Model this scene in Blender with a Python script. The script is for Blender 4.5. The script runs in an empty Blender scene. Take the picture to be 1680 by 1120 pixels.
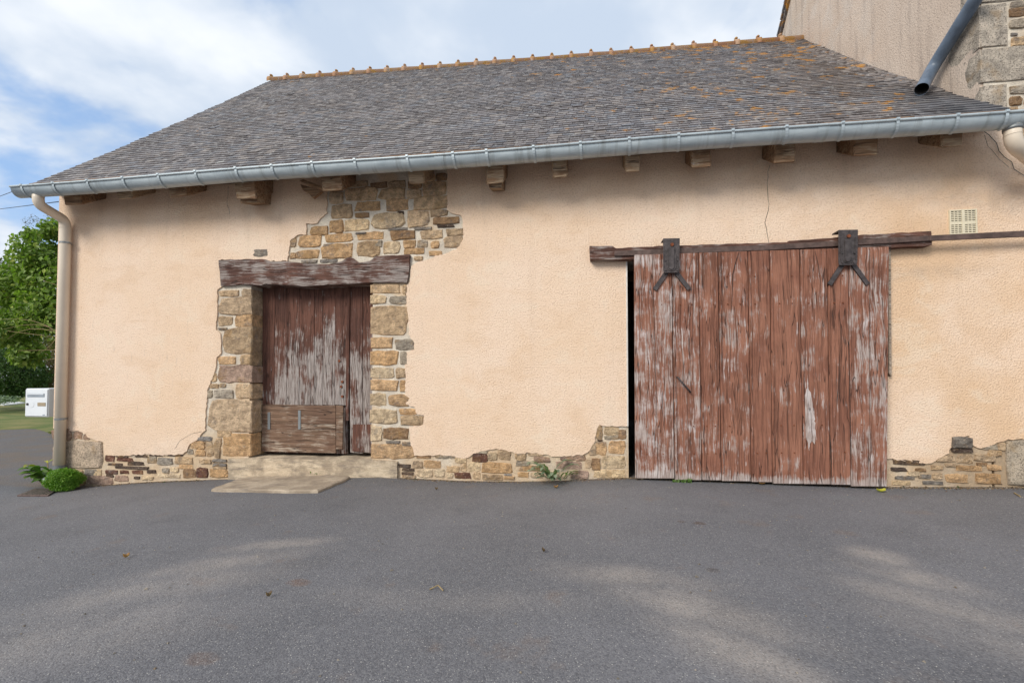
import bpy, bmesh, math, random
import numpy as np
from mathutils import Vector
from mathutils.geometry import tessellate_polygon
random.seed(7)
rng = np.random.default_rng(7)
C = bpy.context.scene.collection
SC = bpy.context.scene

# ------------------------------------------------------------------ camera
F_PX, YAW_T, PITCH_PX, CAM_H, CAM_D = 747.0, 0.15, 20.0, 1.2, 5.12
HORIZON = 618.0
yaw, pitch = math.atan(YAW_T), math.atan(PITCH_PX / F_PX)
CY = 560 + (HORIZON - 560 - PITCH_PX)
cam_data = bpy.data.cameras.new("camera")
cam = bpy.data.objects.new("camera", cam_data); C.objects.link(cam)
cam.location = (0, -CAM_D, CAM_H)
cam.rotation_euler = (math.pi / 2 + pitch, 0, yaw)
cam_data.sensor_width = 36
cam_data.lens = 36 * F_PX / 1680
cam_data.shift_y = (CY - 560) / 1680
cam_data.clip_start = 0.05; cam_data.clip_end = 2000
SC.camera = cam

# ------------------------------------------------------------------ exposure, world, sun
SC.view_settings.view_transform = 'Standard'
SC.view_settings.look = 'None'
SC.view_settings.gamma = 1
SC.view_settings.use_curve_mapping = False
SC.view_settings.exposure = 0.98
SUN_TO = Vector((-0.48, -0.76, 0.62)).normalized()
world = bpy.data.worlds.new("World"); SC.world = world; world.use_nodes = True
sun_d = bpy.data.lights.new("sun", 'SUN'); sun = bpy.data.objects.new("sun", sun_d); C.objects.link(sun)
sun_d.energy = 1.5; sun_d.angle = math.radians(24); sun_d.color = (1.0, 0.955, 0.88)
sun.rotation_euler = SUN_TO.to_track_quat('Z', 'Y').to_euler()
sun.location = (-8, -10, 14)


class G:
    """node graph helper"""
    def __init__(s, tree): s.t = tree; s.N = tree.nodes; s.L = tree.links
    def new(s, typ, **kw):
        n = s.N.new(typ)
        for k, v in kw.items(): setattr(n, k, v)
        return n
    def put(s, sock, v):
        if isinstance(v, bpy.types.NodeSocket): s.L.new(v, sock)
        else:
            if isinstance(v, (tuple, list)) and len(v) == 3 and sock.type == 'RGBA': v = (*v, 1)
            sock.default_value = v
    def pos(s): return s.new('ShaderNodeNewGeometry').outputs['Position']
    def vmul(s, v, m):
        n = s.new('ShaderNodeVectorMath', operation='MULTIPLY'); s.put(n.inputs[0], v); s.put(n.inputs[1], m); return n.outputs[0]
    def vadd(s, v, m):
        n = s.new('ShaderNodeVectorMath', operation='ADD'); s.put(n.inputs[0], v); s.put(n.inputs[1], m); return n.outputs[0]
    def noise(s, v, scale=1, detail=4, rough=.55, dist=0):
        n = s.new('ShaderNodeTexNoise'); s.put(n.inputs['Vector'], v)
        for k, x in (('Scale', scale), ('Detail', detail), ('Roughness', rough), ('Distortion', dist)): s.put(n.inputs[k], x)
        return n.outputs[0]
    def noisec(s, v, scale=1, detail=3):
        n = s.new('ShaderNodeTexNoise'); s.put(n.inputs['Vector'], v); s.put(n.inputs['Scale'], scale); s.put(n.inputs['Detail'], detail)
        return n.outputs[1]
    def vor(s, v, scale=1, feature='F1'):
        n = s.new('ShaderNodeTexVoronoi', feature=feature); s.put(n.inputs['Vector'], v); s.put(n.inputs['Scale'], scale)
        return n.outputs[0], (n.outputs[1] if feature == 'F1' else None)
    def m(s, op, a, b=0.0, c=None, clamp=False):
        n = s.new('ShaderNodeMath', operation=op, use_clamp=clamp); s.put(n.inputs[0], a); s.put(n.inputs[1], b)
        if c is not None: s.put(n.inputs[2], c)
        return n.outputs[0]
    def rng(s, v, a, b, lo=0.0, hi=1.0, smooth=True):
        n = s.new('ShaderNodeMapRange'); n.interpolation_type = 'SMOOTHSTEP' if smooth else 'LINEAR'
        for i, x in enumerate((v, a, b, lo, hi)): s.put(n.inputs[i], x)
        return n.outputs[0]
    def mix(s, f, a, b, typ='MIX'):
        n = s.new('ShaderNodeMix', data_type='RGBA', blend_type=typ)
        s.put(n.inputs[0], f); s.put(n.inputs[6], a); s.put(n.inputs[7], b); return n.outputs[2]
    def attr(s, name='tint'):
        return s.new('ShaderNodeAttribute', attribute_name=name).outputs['Color']
    def sep(s, v):
        n = s.new('ShaderNodeSeparateXYZ'); s.put(n.inputs[0], v); return n.outputs
    def comb(s, x, y, z):
        n = s.new('ShaderNodeCombineXYZ')
        for i, q in enumerate((x, y, z)): s.put(n.inputs[i], q)
        return n.outputs[0]
    def bump(s, h, strength=.5, dist=.01, normal=None):
        n = s.new('ShaderNodeBump'); s.put(n.inputs['Height'], h); n.inputs['Strength'].default_value = strength; n.inputs['Distance'].default_value = dist
        if normal is not None: s.put(n.inputs['Normal'], normal)
        return n.outputs[0]
    def blob(s, xyz, c, r, ang=0.0, soft=1.0):
        """elliptic mask 1 at the centre, 0 outside, in two coordinates (a,b)"""
        a, b = xyz
        ca, sa = math.cos(ang), math.sin(ang)
        u = s.m('SUBTRACT', a, c[0]); v = s.m('SUBTRACT', b, c[1])
        uu = s.m('ADD', s.m('MULTIPLY', u, ca / r[0]), s.m('MULTIPLY', v, sa / r[0]))
        vv = s.m('ADD', s.m('MULTIPLY', u, -sa / r[1]), s.m('MULTIPLY', v, ca / r[1]))
        d = s.m('SQRT', s.m('ADD', s.m('MULTIPLY', uu, uu), s.m('MULTIPLY', vv, vv)))
        return s.rng(d, 1.0 - soft, 1.0, 1.0, 0.0)


MATS = {}
def mat(name):
    def deco(fn):
        m = bpy.data.materials.new(name); m.use_nodes = True
        g = G(m.node_tree); b = m.node_tree.nodes['Principled BSDF']
        b.inputs['Roughness'].default_value = .85
        b.inputs['Specular IOR Level'].default_value = .3
        fn(g, b, lambda k, v: g.put(b.inputs[k], v))
        MATS[name] = m
        return fn
    return deco

# world: nishita blue behind a broken layer of pale cloud
def build_world():
    g = G(world.node_tree); bg = world.node_tree.nodes['Background']
    sky = g.new('ShaderNodeTexSky', sky_type='NISHITA'); sky.sun_disc = False
    sky.sun_elevation = math.asin(SUN_TO.z); sky.sun_rotation = math.atan2(SUN_TO.x, SUN_TO.y)
    sky.air_density = 1.0; sky.dust_density = .6; sky.ozone_density = 1.2
    d = g.new('ShaderNodeTexCoord').outputs['Generated']
    x, y, z = g.sep(d)
    zz = g.m('ADD', g.m('MAXIMUM', z, 0.0), .28)
    p = g.comb(g.m('DIVIDE', x, zz), g.m('DIVIDE', y, zz), 0.0)
    n1 = g.noise(g.vadd(p, (3.35, 1.9, 0)), 1.15, 6, .55, .25)
    n2 = g.noise(g.vadd(p, (9.1, 4.2, 0)), 1.6, 5, .5, .2)
    n3 = g.noise(g.vadd(p, (1.1, 7.2, 0)), 3.5, 5, .55, .3)
    cover = g.rng(g.m('ADD', n1, g.m('MULTIPLY', g.m('SUBTRACT', n3, .5), .28)), .325, .455)
    cloud = g.mix(g.rng(g.m('ADD', g.m('MULTIPLY', n2, .7), g.m('MULTIPLY', n3, .3)), .43, .63), (3.25, 3.8, 4.6), (5.2, 5.4, 5.65))
    blue = g.mix(.6, sky.outputs[0], (2.0, 3.1, 5.0))
    col = g.mix(cover, blue, cloud)
    # pale murk near the horizon
    col = g.mix(g.rng(z, 0.0, .16, .75, 0.0), col, (5.0, 5.25, 5.5))
    g.L.new(col, bg.inputs[0]); bg.inputs[1].default_value = .096
build_world()

# ------------------------------------------------------------------ pixel -> place (rays of the photograph met with real planes)
fw = Vector((-math.sin(yaw) * math.cos(pitch), math.cos(yaw) * math.cos(pitch), math.sin(pitch)))
rt = Vector((math.cos(yaw), math.sin(yaw), 0)); up = rt.cross(fw)
CAM = Vector((0, -CAM_D, CAM_H))
def ray(x, y): return fw + rt * ((x - 840) / F_PX) + up * ((CY - y) / F_PX)
def at(x, y, Y=0.0):
    r = ray(x, y); return CAM + r * ((Y + CAM_D) / r.y)
def atx(x, y, X):
    r = ray(x, y); return CAM + r * (X / r.x)
def atz(x, y, Z):
    r = ray(x, y); return CAM + r * ((Z - CAM_H) / r.z)
BASE = sorted([at(x, y, 0) for x, y in [(140, 798), (250, 790), (370, 786), (620, 782), (760, 789), (880, 790), (1040, 783), (1460, 799), (1680, 799)]], key=lambda v: v.x)
def ground_z(X):
    if X <= BASE[0].x: return BASE[0].z - .02 * min(1, (BASE[0].x - X))
    for a, b in zip(BASE, BASE[1:]):
        if X <= b.x: return a.z + (b.z - a.z) * (X - a.x) / (b.x - a.x)
    return BASE[-1].z
def on_ground(px, py, dz=0.0):
    p = atz(px, py, 0)
    for _ in range(6): p = atz(px, py, ground_z(p.x) + dz)
    return p

# ------------------------------------------------------------------ mesh helpers
class MB:
    def __init__(s): s.v = []; s.f = []; s.t = []
    def add(s, verts, faces, tint=(1, 1, 1)):
        o = len(s.v)
        s.v += [tuple(q) for q in verts]; s.f += [tuple(i + o for i in f) for f in faces]; s.t += [tint] * len(verts)
        return s
    def box(s, a, b, tint=(1, 1, 1)):
        x0, y0, z0 = a; x1, y1, z1 = b
        return s.hexa([(x0, y0, z0), (x1, y0, z0), (x1, y1, z0), (x0, y1, z0), (x0, y0, z1), (x1, y0, z1), (x1, y1, z1), (x0, y1, z1)], tint)
    def hexa(s, c, tint=(1, 1, 1)):
        return s.add(c, [(3, 2, 1, 0), (4, 5, 6, 7), (0, 1, 5, 4), (1, 2, 6, 5), (2, 3, 7, 6), (3, 0, 4, 7)], tint)
    def tube(s, path, r, seg=12, caps=True, tint=(1, 1, 1), r1=None):
        path = [Vector(p) for p in path]; n = len(path)
        T = []
        for i in range(n):
            a = path[max(i - 1, 0)]; b = path[min(i + 1, n - 1)]; T.append((b - a).normalized())
        u = T[0].orthogonal().normalized(); vs = []
        for i in range(n):
            u = (u - T[i] * u.dot(T[i])).normalized(); w = T[i].cross(u)
            rr = r if r1 is None else r + (r1 - r) * i / (n - 1)
            for k in range(seg):
                a = 2 * math.pi * k / seg; vs.append(path[i] + (u * math.cos(a) + w * math.sin(a)) * rr)
        fs = [(i * seg + k, i * seg + (k + 1) % seg, (i + 1) * seg + (k + 1) % seg, (i + 1) * seg + k) for i in range(n - 1) for k in range(seg)]
        if caps: fs += [tuple(range(seg - 1, -1, -1)), tuple((n - 1) * seg + k for k in range(seg))]
        return s.add(vs, fs, tint)
    def prism(s, poly, y0, y1, tint=(1, 1, 1)):
        """poly: list of (X,Z) outline; y0 front, y1 back"""
        n = len(poly)
        area = sum(poly[i][0] * poly[(i + 1) % n][1] - poly[(i + 1) % n][0] * poly[i][1] for i in range(n))
        if area < 0: poly = poly[::-1]
        tris = tessellate_polygon([[Vector((p[0], p[1], 0)) for p in poly]])
        vs = [(p[0], y0, p[1]) for p in poly] + [(p[0], y1, p[1]) for p in poly]
        fs = []
        for t in tris:
            a, b, c = (poly[i] for i in t)
            ccw = (b[0] - a[0]) * (c[1] - a[1]) - (b[1] - a[1]) * (c[0] - a[0]) > 0
            t = tuple(t) if ccw else tuple(t)[::-1]
            fs.append(t); fs.append(tuple(i + n for i in t[::-1]))
        fs += [(i, i + n, (i + 1) % n + n, (i + 1) % n) for i in range(n)]
        return s.add(vs, fs, tint)
    def mesh(s, name, m, smooth=False):
        me = bpy.data.meshes.new(name); me.from_pydata(s.v, [], s.f)
        ca = me.color_attributes.new('tint', 'FLOAT_COLOR', 'POINT')
        arr = np.ones((len(s.v), 4), np.float32); arr[:, :3] = np.array(s.t, np.float32).reshape(-1, 3)
        ca.data.foreach_set('color', arr.ravel())
        me.materials.append(MATS[m] if isinstance(m, str) else m)
        if smooth: me.polygons.foreach_set('use_smooth', [True] * len(me.polygons))
        me.update(); return me
    def obj(s, name, m, parent=None, smooth=False, bevel=0, **props):
        return link(name, s.mesh(name, m, smooth), parent, bevel, **props)

def world_base(o):
    v = Vector((0, 0, 0))
    while o is not None: v += o.location; o = o.parent
    return v
def link(name, me, parent=None, bevel=0, **props):
    o = bpy.data.objects.new(name, me); C.objects.link(o)
    if parent is not None:
        o.parent = parent; o.location = -world_base(parent)
    for k, v in props.items(): o[k] = v
    if bevel:
        b = o.modifiers.new('bevel', 'BEVEL'); b.width = bevel; b.segments = 1; b.limit_method = 'ANGLE'
    return o
def thing(name, label, cat, loc, group=None):
    o = bpy.data.objects.new(name, None); C.objects.link(o); o.location = loc; o.empty_display_size = .2
    o['label'] = label; o['category'] = cat
    if group: o['group'] = group
    return o
def tag(o, label, cat, group=None):
    o['label'] = label; o['category'] = cat
    if group: o['group'] = group
    return o
def pxpoly(pts, Y=0.0): return [(p.x, p.z) for p in (at(x, y, Y) for x, y in pts)]
def rough_outline(poly, step=.035, amp=.007, keep=lambda p: False, seed=1):
    r = random.Random(seed); out = []
    n = len(poly)
    for i in range(n):
        a, b = poly[i], poly[(i + 1) % n]
        L = math.hypot(b[0] - a[0], b[1] - a[1]); k = max(1, int(L / step))
        fixed = keep(a) and keep(b)
        if fixed: k = 1
        for j in range(k):
            t = j / k
            q = (a[0] + (b[0] - a[0]) * t, a[1] + (b[1] - a[1]) * t)
            if not fixed and not (j == 0 and keep(a)): q = (q[0] + r.uniform(-amp, amp), q[1] + r.uniform(-amp, amp))
            out.append(q)
    return out

# ------------------------------------------------------------------ materials
@mat('render_coat')
def _(g, b, S):
    p = g.pos(); x, y, z = g.sep(p)
    base = g.mix(g.rng(g.noise(p, .9, 4), .3, .7), (.83, .61, .43), (.865, .665, .505))
    # ochre bloom on the right-hand end and along the door's right side
    och = g.m('MULTIPLY', g.rng(x, 2.2, 3.3), g.rng(g.noise(g.vadd(p, (5, 0, 2)), .8, 4), .38, .62))
    base = g.mix(g.m('MULTIPLY', och, .68), base, (.72, .47, .27))
    och2 = g.blob((x, z), (-3.0, 3.35), (7.5, .42), 0, 1.0)
    base = g.mix(g.m('MULTIPLY', och2, g.rng(g.noise(g.vmul(p, (2.2, 1, .8)), 1, 4), .35, .65, .15, .6)), base, (.70, .48, .30))
    # grey weather patches
    gp = g.blob((x, z), (3.9, 2.95), (1.1, .22), -.25, 1.0)
    gp = g.m('MAXIMUM', gp, g.blob((x, z), (3.4, 2.25), (1.0, .12), .02, 1.0))
    gp = g.m('MAXIMUM', gp, g.blob((x, z), (-2.3, 2.9), (.5, .35), .5, 1.0))
    base = g.mix(g.m('MULTIPLY', gp, g.rng(g.noise(p, 9, 5), .35, .65, .1, .36)), base, (.40, .32, .25))
    # short vertical run marks, low on the left of the wall
    st = g.noise(g.vmul(p, (34, 34, 3.0)), 1, 5, .7)
    m1 = g.m('MULTIPLY', g.rng(st, .60, .70), g.m('MULTIPLY', g.rng(z, .35, 1.0), g.rng(z, 1.5, 2.3, 1, 0)))
    m1 = g.m('MULTIPLY', m1, g.rng(x, -3.6, -5.2))
    base = g.mix(g.m('MULTIPLY', m1, .55), base, (.40, .33, .28))
    tro = g.noise(g.vadd(g.vmul(p, (1, 1, 1.6)), (2, 2, 2)), 2.2, 5, .62, .6)
    base = g.mix(g.rng(tro, .50, .68, 0, .34), base, (.72, .49, .31))
    base = g.mix(g.rng(tro, .46, .32, 0, .40), base, (.86, .71, .55))
    run = g.noise(g.vmul(p, (5, 5, .35)), 1, 4, .6)
    base = g.mix(g.m('MULTIPLY', g.rng(run, .54, .70), g.rng(z, 3.6, 1.2, .16, .06)), base, (.52, .38, .27))
    # dirt just above the ground
    low = g.m('MULTIPLY', g.rng(z, .05, .55, 1, 0), g.rng(g.noise(p, 6, 5), .4, .7))
    base = g.mix(g.m('MULTIPLY', low, .35), base, (.50, .40, .30))
    grain = g.noise(p, 62, 2, .6)
    fine = g.noise(p, 150, 2, .6)
    base = g.mix(g.rng(grain, .30, .52, .40, 0), base, (.48, .31, .19))
    pits = g.rng(g.noise(p, 30, 1), .74, .80)
    base = g.mix(g.m('MULTIPLY', pits, .5), base, (.36, .28, .22))
    S('Base Color', base); S('Roughness', .95)
    S('Normal', g.bump(g.m('ADD', grain, g.m('MULTIPLY', fine, .35)), .9, .014))

@mat('gable_coat')
def _(g, b, S):
    p = g.pos(); x, y, z = g.sep(p)
    base = g.mix(g.rng(g.noise(p, .8, 4), .3, .7), (.60, .475, .375), (.70, .57, .46))
    st = g.noise(g.vmul(p, (7, 7, .7)), 1, 4, .6)
    base = g.mix(g.m('MULTIPLY', g.rng(st, .50, .70), .45), base, (.30, .24, .205))
    lf = g.m('MULTIPLY', g.rng(g.noise(p, 2.5, 5), .45, .7), g.rng(y, .3, 2.8))
    base = g.mix(g.m('MULTIPLY', lf, .35), base, (.70, .66, .60))
    grain = g.noise(p, 55, 3, .65)
    base = g.mix(g.rng(grain, .32, .5, .45, 0), base, (.25, .19, .15))
    S('Base Color', base); S('Roughness', .95)
    S('Normal', g.bump(grain, .8, .012))

@mat('mortar')
def _(g, b, S):
    p = g.pos()
    n = g.noise(p, 5, 5)
    base = g.mix(g.rng(n, .35, .65), (.56, .485, .39), (.74, .655, .53))
    base = g.mix(g.m('MULTIPLY', g.rng(g.noise(p, 2.1, 3), .50, .66), .75), base, (.66, .47, .28))
    low = g.m('MULTIPLY', g.rng(g.sep(p)[2], .65, .35), g.rng(g.noise(p, 3, 4), .3, .6, .35, .95))
    base = g.mix(low, base, (.60, .44, .28))
    rgt = g.m('MULTIPLY', g.rng(g.sep(p)[0], 3.05, 3.6), g.rng(g.sep(p)[2], .75, .55))
    base = g.mix(g.m('MULTIPLY', rgt, g.rng(g.noise(p, 4, 5), .3, .6, .5, .95)), base, (.38, .275, .175))
    gr = g.noise(p, 90, 4, .7)
    base = g.mix(g.rng(gr, .35, .55, .35, 0), base, (.24, .20, .16))
    S('Base Color', base); S('Roughness', .95); S('Normal', g.bump(g.m('ADD', g.noise(p, 28, 4), g.m('MULTIPLY', gr, .4)), .9, .012))

@mat('rubble_stone')
def _(g, b, S):
    p = g.pos(); t = g.attr()
    q = g.vadd(p, g.vmul(t, (40, 40, 40)))
    n = g.noise(q, 14, 6, .65)
    c = g.mix(g.rng(n, .3, .7), g.mix(1, t, (.62, .58, .55), 'MULTIPLY'), g.mix(1, t, (1.28, 1.25, 1.18), 'MULTIPLY'))
    c = g.mix(g.m('MULTIPLY', g.rng(g.noise(q, 6, 4, .6), .54, .68), .55), c, (.46, .27, .11))
    c = g.mix(g.m('MULTIPLY', g.rng(g.noise(g.vadd(q, (3, 3, 3)), 9, 5, .6), .56, .7), .5), c, (.24, .21, .19))
    gr = g.noise(q, 110, 3, .7)
    c = g.mix(g.rng(gr, .33, .5, .55, 0), c, (.12, .08, .055))
    c = g.mix(g.rng(g.noise(g.vadd(q, (8, 1, 5)), 45, 4, .7), .56, .70, 0, .55), c, (.66, .52, .37))
    S('Base Color', c); S('Roughness', .9)
    h = g.m('ADD', g.m('MULTIPLY', g.noise(g.vmul(q, (1, 1, 1.7)), 17, 6, .7), 1.0), g.m('MULTIPLY', gr, .3))
    S('Normal', g.bump(h, 1.0, .05))

@mat('granite')
def _(g, b, S):
    p = g.pos(); t = g.attr()
    n = g.noise(p, 9, 6, .65)
    c = g.mix(g.rng(n, .3, .7), g.mix(1, t, (.68, .66, .63), 'MULTIPLY'), g.mix(1, t, (1.25, 1.2, 1.13), 'MULTIPLY'))
    gr = g.noise(p, 75, 4, .75)
    c = g.mix(g.rng(gr, .36, .52, .8, 0), c, (.085, .07, .06))
    c = g.mix(g.rng(gr, .60, .72, 0, .7), c, (.66, .60, .52))
    c = g.mix(g.m('MULTIPLY', g.rng(g.noise(p, 5, 4), .55, .7), .5), c, (.36, .23, .11))
    S('Base Color', c); S('Roughness', .9); S('Normal', g.bump(g.m('ADD', gr, g.noise(p, 18, 5)), .9, .016))

@mat('worn_stone')
def _(g, b, S):
    p = g.pos(); t = g.attr(); x, y, z = g.sep(p)
    n = g.noise(g.vmul(p, (1, 1, 2.5)), 5, 6, .65)
    c = g.mix(g.rng(n, .3, .7), g.mix(1, t, (.78, .74, .70), 'MULTIPLY'), g.mix(1, t, (1.12, 1.10, 1.06), 'MULTIPLY'))
    c = g.mix(g.m('MULTIPLY', g.rng(g.noise(p, 3.4, 6, .68), .46, .62), .75), c, (.30, .235, .17))
    c = g.mix(g.m('MULTIPLY', g.rng(g.noise(g.vmul(p, (.5, 1, 3)), 8, 5, .7), .50, .66), .6), c, (.20, .165, .135))
    gr = g.noise(p, 80, 4, .7)
    c = g.mix(g.rng(gr, .33, .5, .35, 0), c, (.22, .16, .11))
    S('Base Color', c); S('Roughness', .92); S('Normal', g.bump(g.m('ADD', n, g.m('MULTIPLY', gr, .35)), .9, .02))

def wood(name, paint, paint2, bare, bare2, vertical=True, grad=None):
    """tint = (per-piece random, wear 0..1, whiteness 0..1)"""
    @mat(name)
    def _(g, b, S):
        p = g.pos(); r, wear, white = g.sep(g.attr()); x, y, z = g.sep(p)
        q = g.vadd(p, g.comb(g.m('MULTIPLY', r, 31.0), g.m('MULTIPLY', r, 17.0), g.m('MULTIPLY', r, 53.0)))
        # wavy grain
        wob = g.noise(g.vmul(q, (2, 2, 2)), 1.6, 2)
        if vertical:
            long = g.comb(g.m('ADD', g.m('MULTIPLY', g.sep(q)[0], 1.0), g.m('MULTIPLY', wob, .05)), g.sep(q)[1], g.m('MULTIPLY', g.sep(q)[2], .045))
        else:
            long = g.comb(g.m('MULTIPLY', g.sep(q)[0], .045), g.sep(q)[1], g.m('ADD', g.sep(q)[2], g.m('MULTIPLY', wob, .05)))
        fib = g.noise(long, 130, 4, .7)
        fib2 = g.noise(long, 38, 4, .65)
        streak = g.noise(g.vmul(long, (1, 1, 2.2)), 24, 5, .65) if vertical else g.noise(g.vmul(long, (2.2, 1, 1)), 24, 5, .65)
        patch = g.noise(q, 4.5, 5, .6)
        barec = g.mix(g.rng(fib, .30, .68), bare2, bare)
        paintc = g.mix(g.rng(g.noise(q, 3.2, 4), .35, .65), paint, paint2)
        paintc = g.mix(g.rng(fib2, .36, .56, .55, 0), paintc, tuple(c * .38 for c in paint2))
        # bare where wear is high, eaten away fibre by fibre
        k = g.m('ADD', g.m('ADD', g.m('MULTIPLY', g.m('SUBTRACT', streak, .5), 1.3), g.m('MULTIPLY', g.m('SUBTRACT', patch, .5), 1.9)), wear)
        k = g.m('ADD', k, g.m('MULTIPLY', g.m('SUBTRACT', fib, .5), 1.5))
        k = g.m('ADD', k, g.m('MULTIPLY', g.m('SUBTRACT', fib2, .5), .9))
        if grad is not None: k = g.m('ADD', k, g.rng(z, grad[0], grad[1], grad[2], grad[3]))
        worn = g.rng(k, .34, .78)
        c = g.mix(worn, paintc, barec)
        # pale chalky residue in fine vertical flecks
        fl = g.m('ADD', g.m('ADD', g.m('MULTIPLY', g.m('SUBTRACT', g.noise(g.vadd(long, (7, 3, 2)), 60, 5, .7), .5), 2.2), g.m('MULTIPLY', g.m('SUBTRACT', g.noise(q, 7, 4), .5), 1.6)), white)
        c = g.mix(g.m('MULTIPLY', g.rng(fl, .45, .85), .8), c, (.62, .55, .52))
        # thin dark cracks
        cr = g.rng(g.m('ABSOLUTE', g.m('SUBTRACT', g.noise(long, 17, 2, .5), .5)), .0, .011, 1, 0)
        c = g.mix(g.m('MULTIPLY', cr, .75), c, (.03, .02, .017))
        c = g.mix(g.rng(fib, .26, .42, .75, 0), c, (.05, .033, .028))
        S('Base Color', c); S('Roughness', .85); S('Specular IOR Level', .2)
        h = g.m('SUBTRACT', g.m('ADD', g.m('MULTIPLY', fib, .8), g.m('MULTIPLY', fib2, .8)), g.m('MULTIPLY', cr, .8))
        S('Normal', g.bump(h, .9, .009))
wood('painted_plank', (.335, .152, .097), (.25, .107, .069), (.50, .41, .365), (.25, .18, .155))
wood('worn_plank', (.165, .075, .052), (.11, .052, .038), (.45, .395, .36), (.15, .112, .095), grad=(.9, 2.35, .24, -.58))
wood('raw_board', (.235, .145, .095), (.18, .105, .07), (.46, .375, .29), (.24, .18, .135), vertical=False)
wood('lintel_wood', (.16, .078, .056), (.11, .056, .043), (.40, .345, .31), (.15, .11, .092), vertical=False)
wood('eave_wood', (.33, .195, .11), (.23, .135, .075), (.45, .33, .215), (.25, .17, .11), vertical=False)

@mat('slate')
def _(g, b, S):
    p = g.pos(); t, t2, t3 = g.sep(g.attr()); x, y, z = g.sep(p)
    c = g.mix(t, (.076, .063, .060), (.195, .168, .158))
    mot = g.noise(g.vmul(p, (1, 1, 1)), 1.1, 5, .65)
    c = g.mix(g.rng(mot, .45, .68, 0, .55), c, (.085, .065, .055))
    c = g.mix(g.rng(mot, .47, .30, 0, .40), c, (.235, .225, .235))
    c = g.mix(g.m('MULTIPLY', g.rng(t2, .7, 1.0), .6), c, (.155, .165, .185))
    c = g.mix(g.m('MULTIPLY', g.rng(t3, .80, 1.0), .6), c, (.30, .25, .21))
    q = g.vmul(p, (1, 1, 1))
    n = g.noise(q, 16, 5, .65)
    c = g.mix(g.rng(n, .53, .66, 0, .75), c, (.40, .38, .355))          # pale grey lichen film
    c = g.mix(g.rng(g.noise(g.vadd(q, (9, 2, 4)), 10, 5, .6), .56, .70, 0, .6), c, (.19, .14, .105))
    # the new bluer slates on the right against the gable
    bl = g.m('MULTIPLY', g.rng(x, 3.0, 3.75), g.rng(y, 1.4, -.2))
    c = g.mix(g.m('MULTIPLY', bl, .75), c, g.mix(t, (.05, .055, .065), (.11, .118, .135)))
    # orange lichen rosettes, thicker to the right and under the ridge
    zone = g.m('ADD', g.rng(x, -2.8, 2.2, 0.025, .135), g.m('MULTIPLY', g.rng(y, 2.9, 3.65), .11))
    zone = g.m('SUBTRACT', zone, g.m('MULTIPLY', bl, .1))
    ln = g.noise(g.vadd(q, (4, 4, 4)), 5.5, 3, .55)
    ln2 = g.noise(q, 1.3, 3, .5)
    k = g.m('ADD', g.m('ADD', ln, g.m('MULTIPLY', g.m('SUBTRACT', ln2, .5), .45)), zone)
    ed = g.m('MULTIPLY', g.m('SUBTRACT', g.noise(q, 34, 3, .7), .5), .22)
    k = g.m('ADD', k, ed)
    oc = g.mix(g.rng(g.noise(q, 20, 3), .35, .65), (.30, .17, .07), (.55, .25, .02))
    c = g.mix(g.rng(k, .73, .84, 0, .88), c, oc)
    wl = g.noise(g.vadd(q, (14, 1, 8)), 5.0, 4, .6)
    c = g.mix(g.rng(wl, .69, .73, 0, .85), c, (.52, .51, .46))
    S('Base Color', c)
    S('Roughness', g.rng(n, .3, .7, .42, .62)); S('Specular IOR Level', .5)
    S('Normal', g.bump(g.m('ADD', n, g.m('MULTIPLY', g.noise(p, 90, 3), .5)), .5, .006))

@mat('ridge_clay')
def _(g, b, S):
    p = g.pos(); t = g.sep(g.attr())[0]
    c = g.mix(t, (.36, .19, .11), (.44, .29, .19))
    c = g.mix(g.rng(g.noise(p, 9, 5, .65), .47, .60, 0, .85), c, (.42, .23, .05))
    c = g.mix(g.rng(g.noise(g.vadd(p, (3, 3, 3)), 14, 4), .58, .68, 0, .7), c, (.40, .36, .31))
    S('Base Color', c); S('Roughness', .9); S('Normal', g.bump(g.noise(p, 60, 4), .7, .01))

@mat('zinc')
def _(g, b, S):
    p = g.pos(); n = g.noise(g.vmul(p, (1, 3, 3)), 3.5, 5, .6)
    c = g.mix(g.rng(n, .3, .7), (.40, .455, .475), (.52, .575, .59))
    c = g.mix(g.rng(g.noise(p, 26, 5, .7), .55, .75, 0, .35), c, (.60, .64, .65))
    c = g.mix(g.m('MULTIPLY', g.rng(g.noise(g.vmul(p, (14, 2, 1)), 1, 4, .6), .52, .70), .45), c, (.22, .23, .215))
    S('Base Color', c); S('Metallic', .35); S('Roughness', g.rng(n, .3, .7, .40, .6))
    S('Normal', g.bump(g.noise(p, 7, 3), .25, .01))

def plain(name, c, rough=.6, metal=0.0, var=.12, scale=14, spec=.4, bump=.25):
    @mat(name)
    def _(g, b, S):
        p = g.pos(); n = g.noise(p, scale, 5, .6)
        col = g.mix(g.rng(n, .3, .7), tuple(v * (1 - var) for v in c), tuple(min(1, v * (1 + var)) for v in c))
        col = g.mix(g.rng(g.noise(p, scale * .35, 4), .55, .75, 0, .4), col, tuple(v * .72 for v in c))
        S('Base Color', col); S('Roughness', rough); S('Metallic', metal); S('Specular IOR Level', spec)
        S('Normal', g.bump(g.noise(p, scale * 4, 3), bump, .004))
plain('zinc_bright', (.47, .525, .545), .45, .25, .1)
plain('pvc_cream', (.74, .63, .50), .42, 0, .04, 3, .4, .05)
plain('pipe_slate_blue', (.115, .15, .20), .42, 0, .25, 6, .5, .1)
plain('galvanised', (.24, .25, .25), .5, .5)
plain('old_iron', (.075, .062, .060), .62, .35, .35, 22, .4, .8)
plain('rail_iron', (.115, .075, .062), .65, .3, .3, 14, .4, .8)
plain('grate_iron', (.24, .20, .17), .8, 0, .3, 20)
plain('rust', (.20, .065, .03), .85, .1, .3, 40, .2, .6)
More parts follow.
